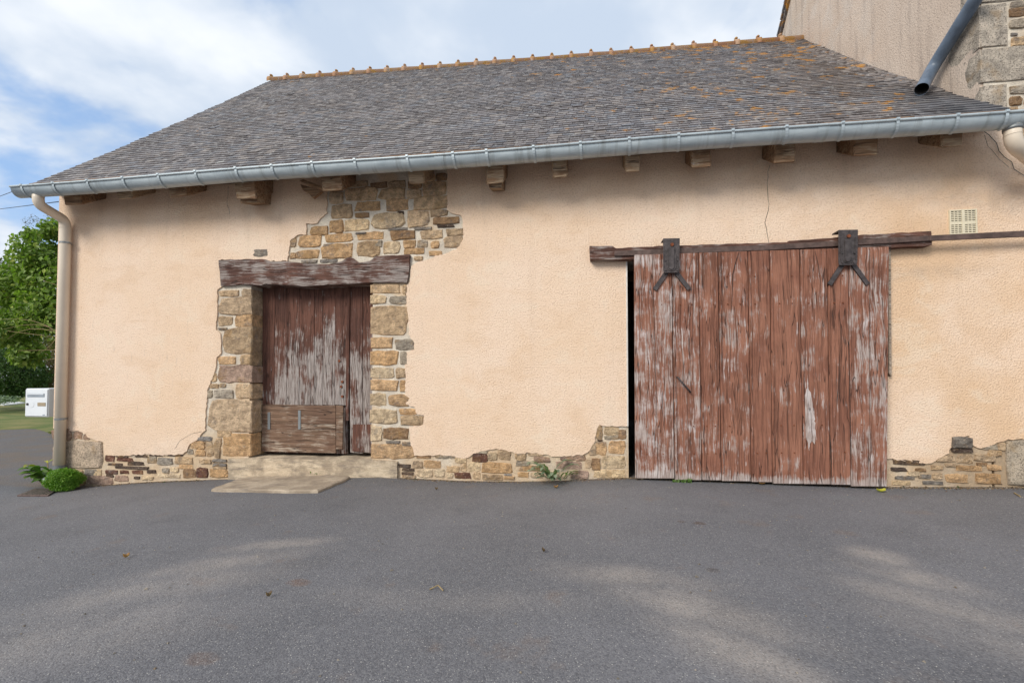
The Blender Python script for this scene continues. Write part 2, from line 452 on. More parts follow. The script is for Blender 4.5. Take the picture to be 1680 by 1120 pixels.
plain('vent_plastic', (.70, .62, .45), .6, 0, .05)
plain('dark_void', (.02, .018, .016), .9)
plain('mailbox_white', (.74, .76, .77), .4, 0, .04, 5, .5, .05)
plain('mailbox_grey', (.32, .36, .40), .4, .2)
plain('name_plate', (.38, .30, .20), .5)
plain('interior_plaster', (.24, .21, .18), .95)
plain('roof_board', (.21, .135, .085), .85, 0, .3, 6)
plain('cable_black', (.025, .025, .027), .6)
plain('bark', (.15, .115, .08), .9, 0, .3, 18, .2, .9)
plain('pale_board', (.62, .62, .60), .6)
plain('white_trim', (.72, .68, .62), .7)
plain('twig_dry', (.30, .22, .11), .9)

PALE_STREAKS = [(455, 893, .55, .16, .45, .75), (375, 922, .8, .22, .58, .62), (265, 962, 1.0, .30, .58, .50), (90, 1040, 1.2, .45, .5, .36),
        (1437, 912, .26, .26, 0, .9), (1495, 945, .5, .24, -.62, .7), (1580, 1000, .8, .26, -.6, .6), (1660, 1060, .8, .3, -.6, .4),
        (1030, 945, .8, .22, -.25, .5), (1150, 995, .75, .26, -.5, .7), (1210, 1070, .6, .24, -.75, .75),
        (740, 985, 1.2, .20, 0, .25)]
SPOTS = [(1147, 858, (.06, .05), (.085, .05, .035), .8), (1118, 855, (.04, .04), (.085, .05, .035), .6), (1385, 816, (.17, .11), (.165, .168, .172), .85),
         (490, 955, (.09, .06), (.17, .095, .06), .6), (75, 848, (.12, .1), (.15, .10, .07), .5), (330, 1080, (.1, .06), (.16, .10, .07), .5), (1170, 935, (.05, .04), (.07, .055, .05), .7)]

@mat('asphalt')
def _(g, b, S):
    p = g.pos(); x, y, z = g.sep(p)
    n = g.noise(p, .55, 5, .6)
    base = g.mix(g.rng(n, .3, .7), (.120, .117, .124), (.165, .160, .168))
    base = g.mix(g.rng(g.noise(g.vadd(p, (7, 3, 0)), 2.4, 5, .65), .5, .72, 0, .35), base, (.078, .075, .08))
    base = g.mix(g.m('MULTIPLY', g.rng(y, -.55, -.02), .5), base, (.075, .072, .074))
    sw_ = g.m('ADD', y, g.m('MULTIPLY', g.m('SUBTRACT', g.noise(p, 5, 5, .65), .5), .16))
    base = g.mix(g.m('MULTIPLY', g.rng(sw_, -.085, -.01), g.rng(g.noise(p, 1.3, 4), .4, .6, .25, .9)), base, (.15, .105, .068))
    # pale warm streaks mixed into the asphalt colour
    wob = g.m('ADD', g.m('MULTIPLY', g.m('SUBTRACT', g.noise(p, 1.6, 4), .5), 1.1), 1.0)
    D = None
    for (px, py, rx, ry, ang, s) in PALE_STREAKS:
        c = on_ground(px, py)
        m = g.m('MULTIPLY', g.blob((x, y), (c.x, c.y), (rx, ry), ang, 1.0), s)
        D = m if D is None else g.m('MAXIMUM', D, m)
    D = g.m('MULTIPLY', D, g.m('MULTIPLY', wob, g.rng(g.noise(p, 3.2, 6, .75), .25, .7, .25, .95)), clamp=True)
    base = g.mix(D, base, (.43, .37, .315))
    # oil spots and a round repair
    for (px, py, r, col, s) in SPOTS:
        c = on_ground(px, py)
        m = g.blob((x, y), (c.x, c.y), r, 0, .45)
        m = g.m('MULTIPLY', m, g.rng(g.noise(p, 22, 4), .3, .55, .35, 1))
        base = g.mix(g.m('MULTIPLY', m, s), base, col)
    rl = g.m('MULTIPLY', g.rng(g.noise(g.vadd(p, (2, 5, 0)), 3.0, 4, .6), .60, .72), .35)
    base = g.mix(rl, base, (.19, .125, .085))
    # aggregate
    d1, c1 = g.vor(p, 140); cs = g.sep(c1)[0]
    d2, c2 = g.vor(p, 260); cs2 = g.sep(c2)[0]
    base = g.mix(g.rng(cs, .55, .98, 0, .32), base, (.28, .272, .265))
    base = g.mix(g.rng(cs, .42, .05, 0, .40), base, (.055, .054, .058))
    base = g.mix(g.rng(cs2, .5, 1.0, 0, .30), base, (.26, .255, .25))
    base = g.mix(g.rng(cs2, .985, .992, 0, .8), base, (.50, .47, .42))
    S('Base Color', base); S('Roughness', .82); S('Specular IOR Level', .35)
    S('Normal', g.bump(g.m('ADD', g.m('MULTIPLY', d1, -1.0), g.m('MULTIPLY', d2, -.5)), .45, .005))

def leafmat(name, c1, c2, c3):
    @mat(name)
    def _(g, b, S):
        t, t2, t3 = g.sep(g.attr())
        c = g.mix(t, c1, c2)
        c = g.mix(g.rng(t2, .82, 1.0, 0, .8), c, c3)
        S('Base Color', c); S('Roughness', .5); S('Specular IOR Level', .35)
        tr = g.new('ShaderNodeBsdfTranslucent'); g.put(tr.inputs[0], g.mix(1, c, (1.1, 1.5, .5), 'MULTIPLY'))
        ms = g.new('ShaderNodeMixShader'); ms.inputs[0].default_value = .32
        out = g.t.nodes['Material Output']
        g.L.new(b.outputs[0], ms.inputs[1]); g.L.new(tr.outputs[0], ms.inputs[2]); g.L.new(ms.outputs[0], out.inputs[0])
leafmat('leaf_broad', (.11, .18, .027), (.27, .36, .07), (.40, .42, .08))
leafmat('leaf_dark', (.03, .070, .017), (.085, .15, .035), (.10, .14, .03))
leafmat('leaf_far', (.10, .12, .035), (.19, .19, .06), (.26, .20, .07))
leafmat('leaf_box', (.07, .18, .012), (.17, .32, .03), (.26, .38, .05))
leafmat('leaf_weed', (.075, .16, .035), (.16, .25, .06), (.40, .36, .05))
leafmat('leaf_thistle', (.13, .18, .11), (.28, .34, .23), (.50, .53, .43))
leafmat('leaf_grass', (.10, .15, .03), (.22, .23, .065), (.34, .27, .12))
leafmat('leaf_brown', (.10, .065, .04), (.19, .12, .07), (.10, .10, .04))
leafmat('leaf_yellow', (.55, .50, .06), (.62, .58, .09), (.5, .4, .05))
leafmat('leaf_lilac', (.20, .18, .26), (.30, .27, .36), (.16, .14, .10))
leafmat('leaf_fallen', (.34, .17, .07), (.42, .22, .09), (.30, .16, .06))
@mat('lawn_soil')
def _(g, b, S):
    p = g.pos()
    c = g.mix(g.rng(g.noise(p, 1.2, 5), .35, .65), (.12, .16, .04), (.26, .23, .085))
    S('Base Color', c); S('Normal', g.bump(g.noise(p, 40, 4), 1, .03))

# ================================================================== GROUND
def build_ground():
    xs = np.unique(np.concatenate([np.linspace(-300, -9, 12), np.linspace(-9, 6, 46), np.linspace(6, 300, 12)]))
    ys = np.unique(np.concatenate([np.linspace(-120, -8, 8), np.linspace(-8, 1, 30), np.linspace(1, 20, 12), np.linspace(20, 600, 10)]))
    m = MB(); nx = len(xs); idx = {}
    vs = [(x, y, ground_z(x)) for y in ys for x in xs]
    fs = [(j * nx + i, j * nx + i + 1, (j + 1) * nx + i + 1, (j + 1) * nx + i) for j in range(len(ys) - 1) for i in range(nx - 1)]
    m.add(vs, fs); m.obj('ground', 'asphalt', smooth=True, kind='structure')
build_ground()

ZL = ground_z(-9)
LAWN_EDGE = [atz(x, y, ZL) for x, y in [(-160, 703), (-60, 704), (0, 705), (40, 703.5), (62, 704), (72, 707), (86, 712), (100, 718)]]
def build_lawn():
    r = random.Random(3); m = MB(); pts = []
    e = LAWN_EDGE
    front = [(-40, e[0].y + .2)] + [(p.x, p.y) for p in e] + [(-5.2, e[-1].y - .2)]
    dens = []
    for a, b in zip(front, front[1:]):
        k = max(2, int(math.hypot(b[0] - a[0], b[1] - a[1]) / .12))
        for j in range(k): dens.append((a[0] + (b[0] - a[0]) * j / k + r.uniform(-.03, .03), a[1] + (b[1] - a[1]) * j / k + r.uniform(-.06, .06)))
    n = len(dens)
    vs = [(x, y, ZL + .002) for x, y in dens] + [(x, y + .35, ZL + .035) for x, y in dens] + [(x * (1 if x > -30 else 12), 500, ZL + .05) for x, y in dens]
    fs = []
    for k in range(2): fs += [(k * n + i, k * n + i + 1, (k + 1) * n + i + 1, (k + 1) * n + i) for i in range(n - 1)]
    m.add(vs, fs); m.obj('lawn', 'lawn_soil', kind='structure')
    # blades
    N = 26000
    px = rng.uniform(-13.5, -6.9, N); front_y = np.interp(px, [q[0] for q in dens], [q[1] for q in dens])
    py = front_y + rng.uniform(0, 1, N) ** 1.7 * 12 - .05
    h = rng.uniform(.03, .085, N); a = rng.uniform(0, 6.283, N); w = rng.uniform(.006, .014, N); ln = rng.normal(0, .035, (N, 2))
    V = np.zeros((N, 3, 3), np.float32); z0 = ZL + .02
    V[:, 0] = np.stack([px - np.cos(a) * w, py - np.sin(a) * w, np.full(N, z0)], 1)
    V[:, 1] = np.stack([px + np.cos(a) * w, py + np.sin(a) * w, np.full(N, z0)], 1)
    V[:, 2] = np.stack([px + ln[:, 0], py + ln[:, 1], z0 + h], 1)
    pn = np.sin(px * 2.1 + py * .9) * .25 + np.sin(px * 5.7 - py * 3.1) * .18 + .5
    tint = np.clip(np.stack([pn + rng.normal(0, .15, N), rng.uniform(0, 1, N) * (.6 + pn * .7), rng.uniform(0, 1, N)], 1), 0, 1)
    raw_mesh('grass', V.reshape(-1, 3), 3, np.repeat(tint, 3, 0), 'leaf_grass', kind='stuff')

def raw_mesh(name, V, k, tint, m, parent=None, smooth=False, **props):
    """faces of k corners each, no shared vertices"""
    n = len(V) // k
    me = bpy.data.meshes.new(name)
    me.vertices.add(len(V)); me.vertices.foreach_set('co', np.asarray(V, np.float32).ravel())
    me.loops.add(n * k); me.loops.foreach_set('vertex_index', np.arange(n * k, dtype=np.int32))
    me.polygons.add(n); me.polygons.foreach_set('loop_start', np.arange(0, n * k, k, dtype=np.int32))
    ca = me.color_attributes.new('tint', 'FLOAT_COLOR', 'POINT')
    arr = np.ones((len(V), 4), np.float32); arr[:, :3] = tint; ca.data.foreach_set('color', arr.ravel())
    me.materials.append(MATS[m]); me.update(calc_edges=True); me.validate()
    return link(name, me, parent, **props)
build_lawn()

# ================================================================== BARN
XG = at(1611, 110, 0).x                       # plane of the taller house's side wall
XL = at(97, 335, 0).x                         # left corner of the barn
XR = 5.3
barn = thing('barn', 'long low barn with peach rendered wall, bare stone patches and slate roof', 'barn', ((XL + XG) / 2, 0, ground_z(-1.5)))
MY0, MY1 = .017, .52                           # mortar face and inner face of the masonry
ZB = -.6
EAVE_Y, EAVE_Z = -.43, 3.53
RIDGE_Y = 3.65
RIDGE_L, RIDGE_R = at(450, 131, RIDGE_Y), at(1315, 64, RIDGE_Y)
WALL_TOP = 3.72

# -- masonry core with its two openings
dx0, dx1 = at(410, 600, 0).x - .012, at(608, 600, 0).x + .014
d_top = at(520, 462, 0).z; d_sill = at(520, 752, 0).z - .02
ox0, ox1 = at(1029.5, 560, 0).x, at(1405, 560, 0).x
o_top = at(1100, 426, 0).z
core = MB()
core.box((XL + .02, MY0, ZB), (dx0, MY1, WALL_TOP))
core.box((dx0, MY0, d_top + .05), (dx1, MY1, WALL_TOP)); core.box((dx0, MY0, ZB), (dx1, MY1, d_sill - .06))
core.box((dx1, MY0, ZB), (ox0 + .004, MY1, WALL_TOP)); core.box((ox0 + .004, MY0, o_top), (ox1, MY1, WALL_TOP))
core.box((ox1, MY0, ZB), (XG, MY1, WALL_TOP))
wall = core.obj('masonry', 'mortar', barn)
shell = MB()
shell.hexa([(XL + .02, MY1, ZB), (XL + .3, MY1, ZB), (XL + .3, 7.4, ZB), (XL + .02, 7.4, ZB), (XL + .06, MY1, 3.7), (XL + .34, MY1, 3.7), (XL + .34, 6.9, 3.7), (XL + .06, 6.9, 3.7)])
shell.hexa([(XL + .06, .3, 3.73), (XL + .34, .3, 3.73), (XL + .34, 6.9, 3.73), (XL + .06, 6.9, 3.73), (RIDGE_L.x + .05, RIDGE_Y - .1, RIDGE_L.z - .2), (RIDGE_L.x + .3, RIDGE_Y - .1, RIDGE_L.z - .2), (RIDGE_L.x + .3, RIDGE_Y + .1, RIDGE_L.z - .2), (RIDGE_L.x + .05, RIDGE_Y + .1, RIDGE_L.z - .2)])
shell.box((XL + .3, 7.1, ZB), (XG, 7.4, 3.7))
shell.obj('inner_wall', 'interior_plaster', barn)

# -- the render coat, 28 mm proud of the mortar, with its broken edge
TOP = WALL_TOP - .02
def w2(x, y): p = at(x, y, 0); return (p.x, p.z)
left_px = [(536, 310), (536, 350), (527, 358), (519, 366), (503, 367), (502, 384), (487, 386), (476, 396), (474, 410), (472, 428), (445, 428), (362, 426),
           (364, 470), (356, 476), (356, 512), (354, 540), (362, 546), (363, 580), (355, 585), (353, 606), (346, 625), (340, 640), (338, 662), (336, 705),
           (331, 710), (322, 722), (311, 728), (306, 740), (300, 745), (270, 746.5), (240, 745), (200, 747), (171, 747), (170, 725), (147, 719), (140, 712), (128, 706), (112, 707), (84.5, 702)]
lp = [(XL, TOP), (at(536, 310).x, TOP)] + [w2(*q) for q in left_px]
bot = lp[-1]; lp[-1] = (XL, bot[1])
kx = lambda p: abs(p[0] - XL) < .005 or p[1] > TOP - .01
lcoat = MB().prism(rough_outline(lp, .03, .008, kx, 5), 0.0, MY0 + .002)
right_px = [(734, 345), (742, 350), (755, 352), (760, 362), (760, 393), (751, 407), (735, 415), (715, 420), (697, 427), (681, 432), (674, 436), (671, 466), (667, 470), (667, 500),
            (672, 550), (680, 564), (679, 573), (667, 577), (665, 600), (665, 640), (666, 664), (682, 668), (683, 680), (696, 681), (694, 697), (672, 700), (672, 725), (678, 737), (680, 747),
            (700, 747), (725, 746), (745, 749), (765, 752), (776, 745), (785, 741), (800, 738), (815, 736), (835, 740), (850, 744), (870, 742), (895, 746), (915, 749), (935, 748), (960, 745),
            (970, 735), (976, 722), (979, 704), (983, 697), (995, 699)]
rp = [(at(734, 300).x, TOP)] + [w2(*q) for q in right_px]
za = at(1028, 699, 0).z
rp += [(ox0, za), (ox0, o_top + .012), (ox1 - .01, o_top + .012), (ox1 - .01, at(1440, 752).z)]
rp += [w2(*q) for q in [(1462, 752), (1490, 757), (1520, 761), (1535, 757), (1545, 750), (1557, 744), (1562, 728), (1572, 720), (1590, 714), (1596, 732), (1610, 735), (1625, 730), (1648, 724), (1655, 721), (1675, 720)]]
rp += [(XR, rp[-1][1]), (XR, w2(1675, 268)[1]), w2(1668, 262), w2(1662, 250), w2(1657, 235), (w2(1652, 215)[0], TOP)]
kr = lambda p: abs(p[0] - ox0) < .004 or p[1] > TOP - .01 or p[0] > XR - .01 or abs(p[0] - ox1 + .01) < .004
rcoat = MB().prism(rough_outline(rp, .03, .008, kr, 9), 0.0, MY0 + .002)
lcoat.obj('render_coat', 'render_coat', barn); rcoat.obj('render_coat', 'render_coat', barn)
# hairline cracks
def crack(pts, w=.0022, seed=1):
    r = random.Random(seed); P = [at(x, y, 0) for x, y in pts]; Q = []
    for a, b in zip(P, P[1:]):
        k = max(1, int((b - a).length / .05))
        for j in range(k):
            q = a.lerp(b, j / k); Q.append((q.x + r.uniform(-.008, .008), q.z + r.uniform(-.004, .004)))
    Q.append((P[-1].x, P[-1].z)); m = MB()
    n = len(Q)
    vs = []
    for i, (x, z) in enumerate(Q):
        a = Q[max(0, i - 1)]; b = Q[min(n - 1, i + 1)]; dx, dz = b[0] - a[0], b[1] - a[1]; L = math.hypot(dx, dz) or 1
        ww = w * r.uniform(.5, 1.2)
        vs += [(x - dz / L * ww, -.0012, z + dx / L * ww), (x + dz / L * ww, -.0012, z - dx / L * ww)]
    m.add(vs, [(2 * i, 2 * i + 1, 2 * i + 3, 2 * i + 2) for i in range(n - 1)])
    m.obj('hairline_crack', 'dark_void', barn)
crack([(1262, 272), (1258, 300), (1261, 335), (1256, 365), (1261, 398)], seed=2)
crack([(375, 306), (373, 335), (377, 352)], seed=3, w=.0016)
crack([(332, 707), (312, 712), (296, 722), (288, 735)], seed=4, w=.0016)
crack([(1614, 222), (1622, 240), (1640, 262), (1655, 275)], seed=6, w=.0016)

# -- exposed stones, each its own piece
COL = {'o': (.73, .47, .255), 't': (.67, .485, .31), 'g': (.50, .43, .345), 'd': (.13, .09, .07), 'r': (.21, .095, .065), 'p': (.54, .37, .28),
       'b': (.40, .25, .14), 'c': (.84, .65, .43), 's': (.32, .29, .265)}
srand = random.Random(11)
def stone(x0, y0, x1, y1, col='o', yback=.06, front=.003, parent=wall, m='rubble_stone', name='stone', n=14, square=False, Y=0.0, flush=0):
    a = at(x0, (y0 + y1) / 2, Y); b = at(x1, (y0 + y1) / 2, Y); zt = at((x0 + x1) / 2, y0, Y).z; zb = at((x0 + x1) / 2, y1, Y).z
    return stone_xyz(a.x, b.x, zb, zt, col, yback, front, parent, m, name, n, square, flush)
def stone_xyz(xa, xb, zb, zt, col, yback, front, parent, m='rubble_stone', name='stone', n=14, square=False, flush=0):
    r = srand
    cx, cz, hx, hz = (xa + xb) / 2, (zb + zt) / 2, (xb - xa) / 2 + .007, (zt - zb) / 2 + .006
    ex = 9.0 if square else r.uniform(4.0, 7.5)
    ring = []
    # start angles on the corners so that the outline keeps them
    ang0 = [math.atan2(hz, hx), math.pi - math.atan2(hz, hx), math.pi + math.atan2(hz, hx), 2 * math.pi - math.atan2(hz, hx)]
    angs = list(ang0); 
    for i in range(n - 4):
        angs.append((i + r.uniform(.2, .8)) / (n - 4) * 2 * math.pi)
    angs.sort()
    j = .03 if square else .11
    tilt = 0 if square else r.uniform(-.10, .10)
    for a in angs:
        c, s = math.cos(a) / hx, math.sin(a) / hz
        k = (abs(c) ** ex + abs(s) ** ex) ** (-1 / ex)
        u, v = math.cos(a) * k, math.sin(a) * k
        k2 = 1 + r.uniform(-j, j * .6)
        u *= k2; v *= k2
        if flush and u * flush > .72 * hx: u = flush * hx * r.uniform(.985, 1.01)
        ring.append((cx + u, cz + v * (1 + tilt * u / hx)))
    nn = len(ring); f = front + r.uniform(-.005, .005)
    bev = min(hx, hz) * r.uniform(.10, .2); bev = min(bev, .014)
    vs = [(x, yback, z) for x, z in ring]
    vs += [(x, f + .010 + r.uniform(0, .006), z) for x, z in ring]
    for x, z in ring:
        bq = bev * r.uniform(.4, 1.5); sx = (x - cx) * (1 - min(.6, bq / hx)); sz = (z - cz) * (1 - min(.6, bq / hz))
        vs.append((cx + sx, f + r.uniform(-.004, .004), cz + sz))
    vs.append((cx + hx * r.uniform(-.45, .45), f - r.uniform(-.001, .009), cz + hz * r.uniform(-.25, .25)))
    fs = []
    for q in range(2): fs += [(q * nn + i, q * nn + (i + 1) % nn, (q + 1) * nn + (i + 1) % nn, (q + 1) * nn + i) for i in range(nn)]
    fs += [(2 * nn + i, 2 * nn + (i + 1) % nn, 3 * nn) for i in range(nn)]
    c = COL[col] if isinstance(col, str) else col
    v = r.uniform(.82, 1.15); hue = r.uniform(-.06, .06); t = (min(1, c[0] * v * (1 + hue * .5)), c[1] * v, c[2] * v * (1 - hue))
    mb = MB().add(vs, fs, t)
    return mb.obj(name, m, parent)

A4 = lambda lst, ox, oy, s=4.0: [(ox + u0 / s, oy + v0 / s, ox + u1 / s, oy + v1 / s, c) for (u0, v0, u1, v1, c) in lst]
over_lintel = [(400, 300, 490, 375, 't'), (495, 268, 715, 355, 't'), (670, 236, 780, 270, 'b'), (722, 275, 905, 345, 't'), (785, 222, 905, 270, 't'), (908, 280, 1000, 340, 't'), (912, 215, 1005, 274, 'b'),
    (1010, 228, 1170, 322, 't'), (1015, 180, 1095, 224, 't'), (1100, 175, 1170, 222, 'b'), (495, 228, 660, 262, 't'), (400, 235, 488, 295, 'b'), (412, 378, 550, 470, 't'), (565, 360, 738, 420, 'o'), (765, 345, 918, 420, 'o'), (942, 325, 1178, 412, 't'),
    (560, 435, 668, 465, 'b'), (672, 432, 893, 540, 'c'), (845, 424, 886, 448, 'd'), (908, 420, 1052, 525, 't'), (1057, 414, 1182, 458, 't'), (1060, 463, 1268, 508, 'b'), (400, 485, 490, 565, 'o'), (494, 475, 665, 553, 'c'),
    (272, 523, 390, 578, 'o'), (195, 585, 342, 660, 'o'), (140, 592, 178, 660, 't'), (360, 572, 550, 628, 'o'), (570, 560, 765, 612, 'o'), (795, 551, 965, 610, 'b'), (988, 547, 1155, 605, 't'), (1165, 540, 1278, 583, 't'),
    (1150, 587, 1278, 660, 't'), (341, 637, 555, 733, 'o'), (180, 680, 328, 735, 'o'), (142, 697, 175, 735, 'o'), (572, 616, 740, 725, 't'), (750, 622, 865, 705, 'c'), (885, 614, 965, 665, 'o'), (888, 668, 1025, 703, 'o'),
    (1065, 622, 1118, 668, 'o'), (1052, 685, 1135, 713, 'o'), (210, 747, 320, 763, 's'), (330, 742, 450, 758, 's'), (360, 641, 425, 654, 's'), (1100, 514, 1225, 528, 'd'), (950, 531, 1080, 544, 's'), (780, 534, 915, 546, 's'), (975, 615, 1045, 660, 'g'), (570, 566, 640, 572, 's'), (700, 618, 745, 655, 'g'), (955, 722, 1010, 745, 't')]
for q in A4(over_lintel, 440, 240): stone(*q)
jl = [(148, 305, 290, 342, 't'), (305, 302, 355, 345, 't'), (148, 355, 355, 460, 't'), (148, 475, 243, 537, 't'), (255, 470, 355, 540, 'o'), (172, 550, 355, 722, 't'), (148, 552, 205, 562, 's'), (145, 738, 265, 790, 'o'), (292, 735, 355, 788, 't'),
      (145, 800, 355, 905, 'p'), (100, 850, 137, 905, 't'), (92, 920, 150, 945, 't'), (157, 916, 195, 940, 't'), (115, 957, 250, 1010, 'g'), (75, 962, 108, 1010, 'g'), (262, 925, 355, 1008, 't'), (82, 1022, 355, 1228, 't')]
jl = A4(jl, 320, 400)
jl += A4([(175, 532, 355, 595, 'o'), (165, 602, 355, 668, 'o'), (140, 505, 235, 548, 't'), (10, 546, 105, 572, 's'), (125, 615, 160, 685, 't'), (130, 557, 168, 605, 't'), (0, 580, 60, 625, 'o'), (5, 628, 55, 670, 'o'), (65, 600, 118, 672, 't'),
          (25, 696, 100, 718, 't'), (110, 695, 205, 708, 's'), (110, 722, 205, 738, 's'), (5, 755, 75, 812, 'r'), (90, 757, 205, 810, 'o'), (110, 742, 205, 756, 't')], 320, 580)
for (x0, y0, x1, y1, c) in jl:
    if x1 > 407: stone(x0, y0 - 1.5, 410.5 + srand.uniform(-1, 2.0), y1 + 1.5, c, yback=.30, flush=1)      # corner stones run through the reveal
    else: stone(x0, y0, x1, y1, c)
rv = sorted([(q[1] - 1.5, q[3] + 1.5) for q in jl if q[2] > 407])
for (a0, a1), (b0, b1) in zip(rv, rv[1:]):
    if b0 - a1 > 1.0:
        zt_, zb_ = at(410, a1 - 1, 0).z, at(410, b0 + 1, 0).z; xe = at(410.5, (a1 + b0) / 2, 0).x
        stone_xyz(xe - .16, xe - .006, zb_, zt_, srand.choice('tgb'), .30, .045, wall, square=True)
jr = A4([(1155, 262, 1350, 322, 't'), (1362, 265, 1390, 328, 't'), (1155, 335, 1250, 390, 'c'), (1278, 342, 1390, 395, 'g'), (1155, 405, 1402, 597, 't'), (1155, 612, 1292, 685, 'o'), (1308, 625, 1440, 695, 'g'), (1155, 702, 1335, 797, 'o'),
         (1346, 705, 1390, 790, 'g'), (1155, 810, 1303, 880, 'c'), (1315, 815, 1380, 880, 't'), (1155, 892, 1332, 962, 'o'), (1342, 893, 1384, 970, 'o'), (1155, 980, 1252, 1062, 'c'), (1265, 988, 1404, 1065, 'o')], 320, 400)
jr += A4([(1155, 366, 1327, 460, 'c'), (1336, 362, 1450, 400, 'o'), (1341, 405, 1507, 470, 't'), (1155, 474, 1225, 575, 'c'), (1230, 486, 1404, 564, 'b'), (1245, 574, 1345, 588, 's'), (1358, 582, 1414, 604, 's'), (1155, 594, 1438, 690, 'o')], 320, 580)
for (x0, y0, x1, y1, c) in jr:
    if x0 < 611: stone(607.5 + srand.uniform(-1, 1.2), y0, x1, y1, c, yback=.30, flush=-1)
    else: stone(x0, y0, x1, y1, c)
base_r = A4([(50, 488, 135, 505, 'd'), (75, 515, 160, 528, 'd'), (75, 540, 148, 555, 'd'), (145, 468, 212, 512, 't'), (217, 463, 328, 512, 'o'), (175, 520, 278, 572, 'c'), (287, 518, 355, 570, 'c'), (362, 500, 458, 540, 't'), (415, 542, 528, 580, 'r'),
    (422, 440, 500, 476, 'c'), (507, 470, 588, 535, 'c'), (540, 415, 637, 476, 'r'), (643, 412, 700, 458, 'c'), (707, 390, 792, 456, 't'), (590, 477, 802, 546, 'o'), (822, 410, 888, 460, 't'), (896, 407, 1012, 432, 't'), (945, 440, 1048, 472, 'p'), (822, 466, 912, 495, 'g'),
    (845, 498, 1047, 530, 'o'), (1080, 470, 1272, 518, 'p'), (1113, 430, 1210, 462, 'p'), (1215, 425, 1282, 463, 'p'), (1180, 530, 1306, 582, 'p'), (835, 540, 908, 572, 'o'), (920, 542, 1005, 572, 'c'), (600, 555, 740, 587, 't'), (747, 552, 800, 560, 's'), (745, 568, 815, 582, 'o'),
    (1325, 447, 1378, 525, 'b'), (1285, 455, 1317, 512, 't'), (1390, 430, 1546, 516, 'c'), (1330, 522, 1546, 575, 'c'), (1435, 332, 1546, 418, 'o'), (1355, 337, 1420, 427, 'o'), (1308, 350, 1348, 424, 't'), (1355, 228, 1390, 325, 't'), (1405, 238, 1510, 300, 'c'), (1500, 262, 1548, 320, 'b'), (1408, 300, 1495, 322, 'g'),
    (165, 432, 272, 446, 'b'), (290, 425, 378, 444, 'g'), (385, 428, 420, 444, 'g'), (545, 400, 640, 412, 'g'), (370, 545, 408, 575, 'c'), (460, 482, 500, 535, 't'), (1020, 536, 1170, 578, 'c'), (80, 558, 165, 578, 't'), (545, 542, 590, 582, 't'), (1362, 325, 1392, 334, 'd')], 640, 640)
for q in base_r: stone(*q, front=.007)
base_l = A4([(470, 590, 535, 643, 'p'), (540, 612, 583, 645, 'p'), (425, 840, 540, 892, 't'), (548, 840, 640, 882, 's'), (560, 882, 738, 942, 'p'), (685, 742, 745, 790, 'r'), (755, 747, 835, 760, 'd'), (760, 766, 872, 786, 'r'),
    (878, 748, 965, 757, 'd'), (820, 790, 945, 813, 'd'), (692, 801, 810, 813, 'd'), (740, 822, 985, 836, 'd'), (685, 846, 770, 870, 'r'), (780, 848, 837, 868, 'r'), (860, 848, 932, 870, 'r'), (958, 845, 1017, 863, 'd'), (745, 880, 835, 918, 'p'), (875, 888, 910, 903, 'd'),
    (925, 885, 1000, 908, 'c'), (960, 752, 1022, 802, 'g'), (1025, 765, 1130, 812, 'g'), (1140, 760, 1258, 802, 't'), (1060, 833, 1105, 862, 'g'), (1112, 826, 1165, 856, 'c'), (1015, 866, 1190, 894, 'c'), (1160, 810, 1262, 836, 'o'), (1195, 836, 1280, 897, 'b'), (1285, 830, 1360, 895, 'r'),
    (1378, 840, 1492, 892, 'o'), (1245, 655, 1332, 705, 'o'), (1275, 715, 1342, 752, 'o'), (1348, 718, 1385, 752, 'o'), (1300, 628, 1390, 650, 's'), (1325, 780, 1480, 795, 't'), (1385, 805, 1485, 830, 's'), (970, 742, 1060, 752, 'd'), (1085, 742, 1200, 752, 'd'), (690, 872, 738, 890, 'd'), (1225, 708, 1262, 742, 'g'), (610, 845, 660, 880, 'c'), (1395, 655, 1440, 745, 't'), (1345, 655, 1388, 705, 't')], 0, 560)
for q in base_l: stone(*q, front=.007)
base_rr = A4([(425, 800, 660, 838, 'd'), (420, 860, 535, 882, 'd'), (592, 866, 662, 882, 'b'), (735, 777, 862, 817, 't'), (880, 770, 986, 828, 't'), (1000, 772, 1140, 816, 't'), (1035, 705, 1160, 736, 'g'), (1090, 742, 1176, 780, 't'), (700, 846, 782, 872, 't'),
    (870, 848, 1062, 880, 'o'), (1085, 844, 1182, 876, 'o'), (445, 920, 592, 936, 's'), (430, 950, 560, 978, 'c'), (620, 908, 702, 930, 's'), (632, 953, 792, 972, 's'), (715, 898, 772, 935, 't'), (800, 902, 962, 962, 'o'), (1000, 902, 1192, 972, 'o'), (545, 885, 620, 912, 'c'), (800, 835, 868, 850, 't'), (1165, 690, 1205, 740, 't'), (1010, 828, 1080, 842, 'b')], 1360, 560, 4.147)
for q in base_rr: stone(*q, front=.004)
stone(1561, 717, 1596, 734, 's', front=-.03, yback=.05, n=9); stone(1561, 735, 1596, 741, 'd', front=-.012)
stone(415.5, 409, 440.5, 421, 's', front=-.004, yback=.01)                                   # a lone grey stone showing through the render
stone(1653, 722, 1720, 796, 'g', m='granite', front=-.012, square=True)
# granite corner block and the rounded blocks on the left corner
for (x0, y0, x1, y1, c) in [(107, 724, 168, 768, 'p')]:
    stone(x0 - 21, y0, x1, y1, (.62, .49, .37), m='granite', front=-.006, square=True, n=12)
stone(85, 703, 116, 722, 'p', front=-.004); stone(82, 771, 107, 792, 'p', front=-.006); stone(107, 780, 140, 796, 'o')
stone(85, 768, 105, 772, 't')

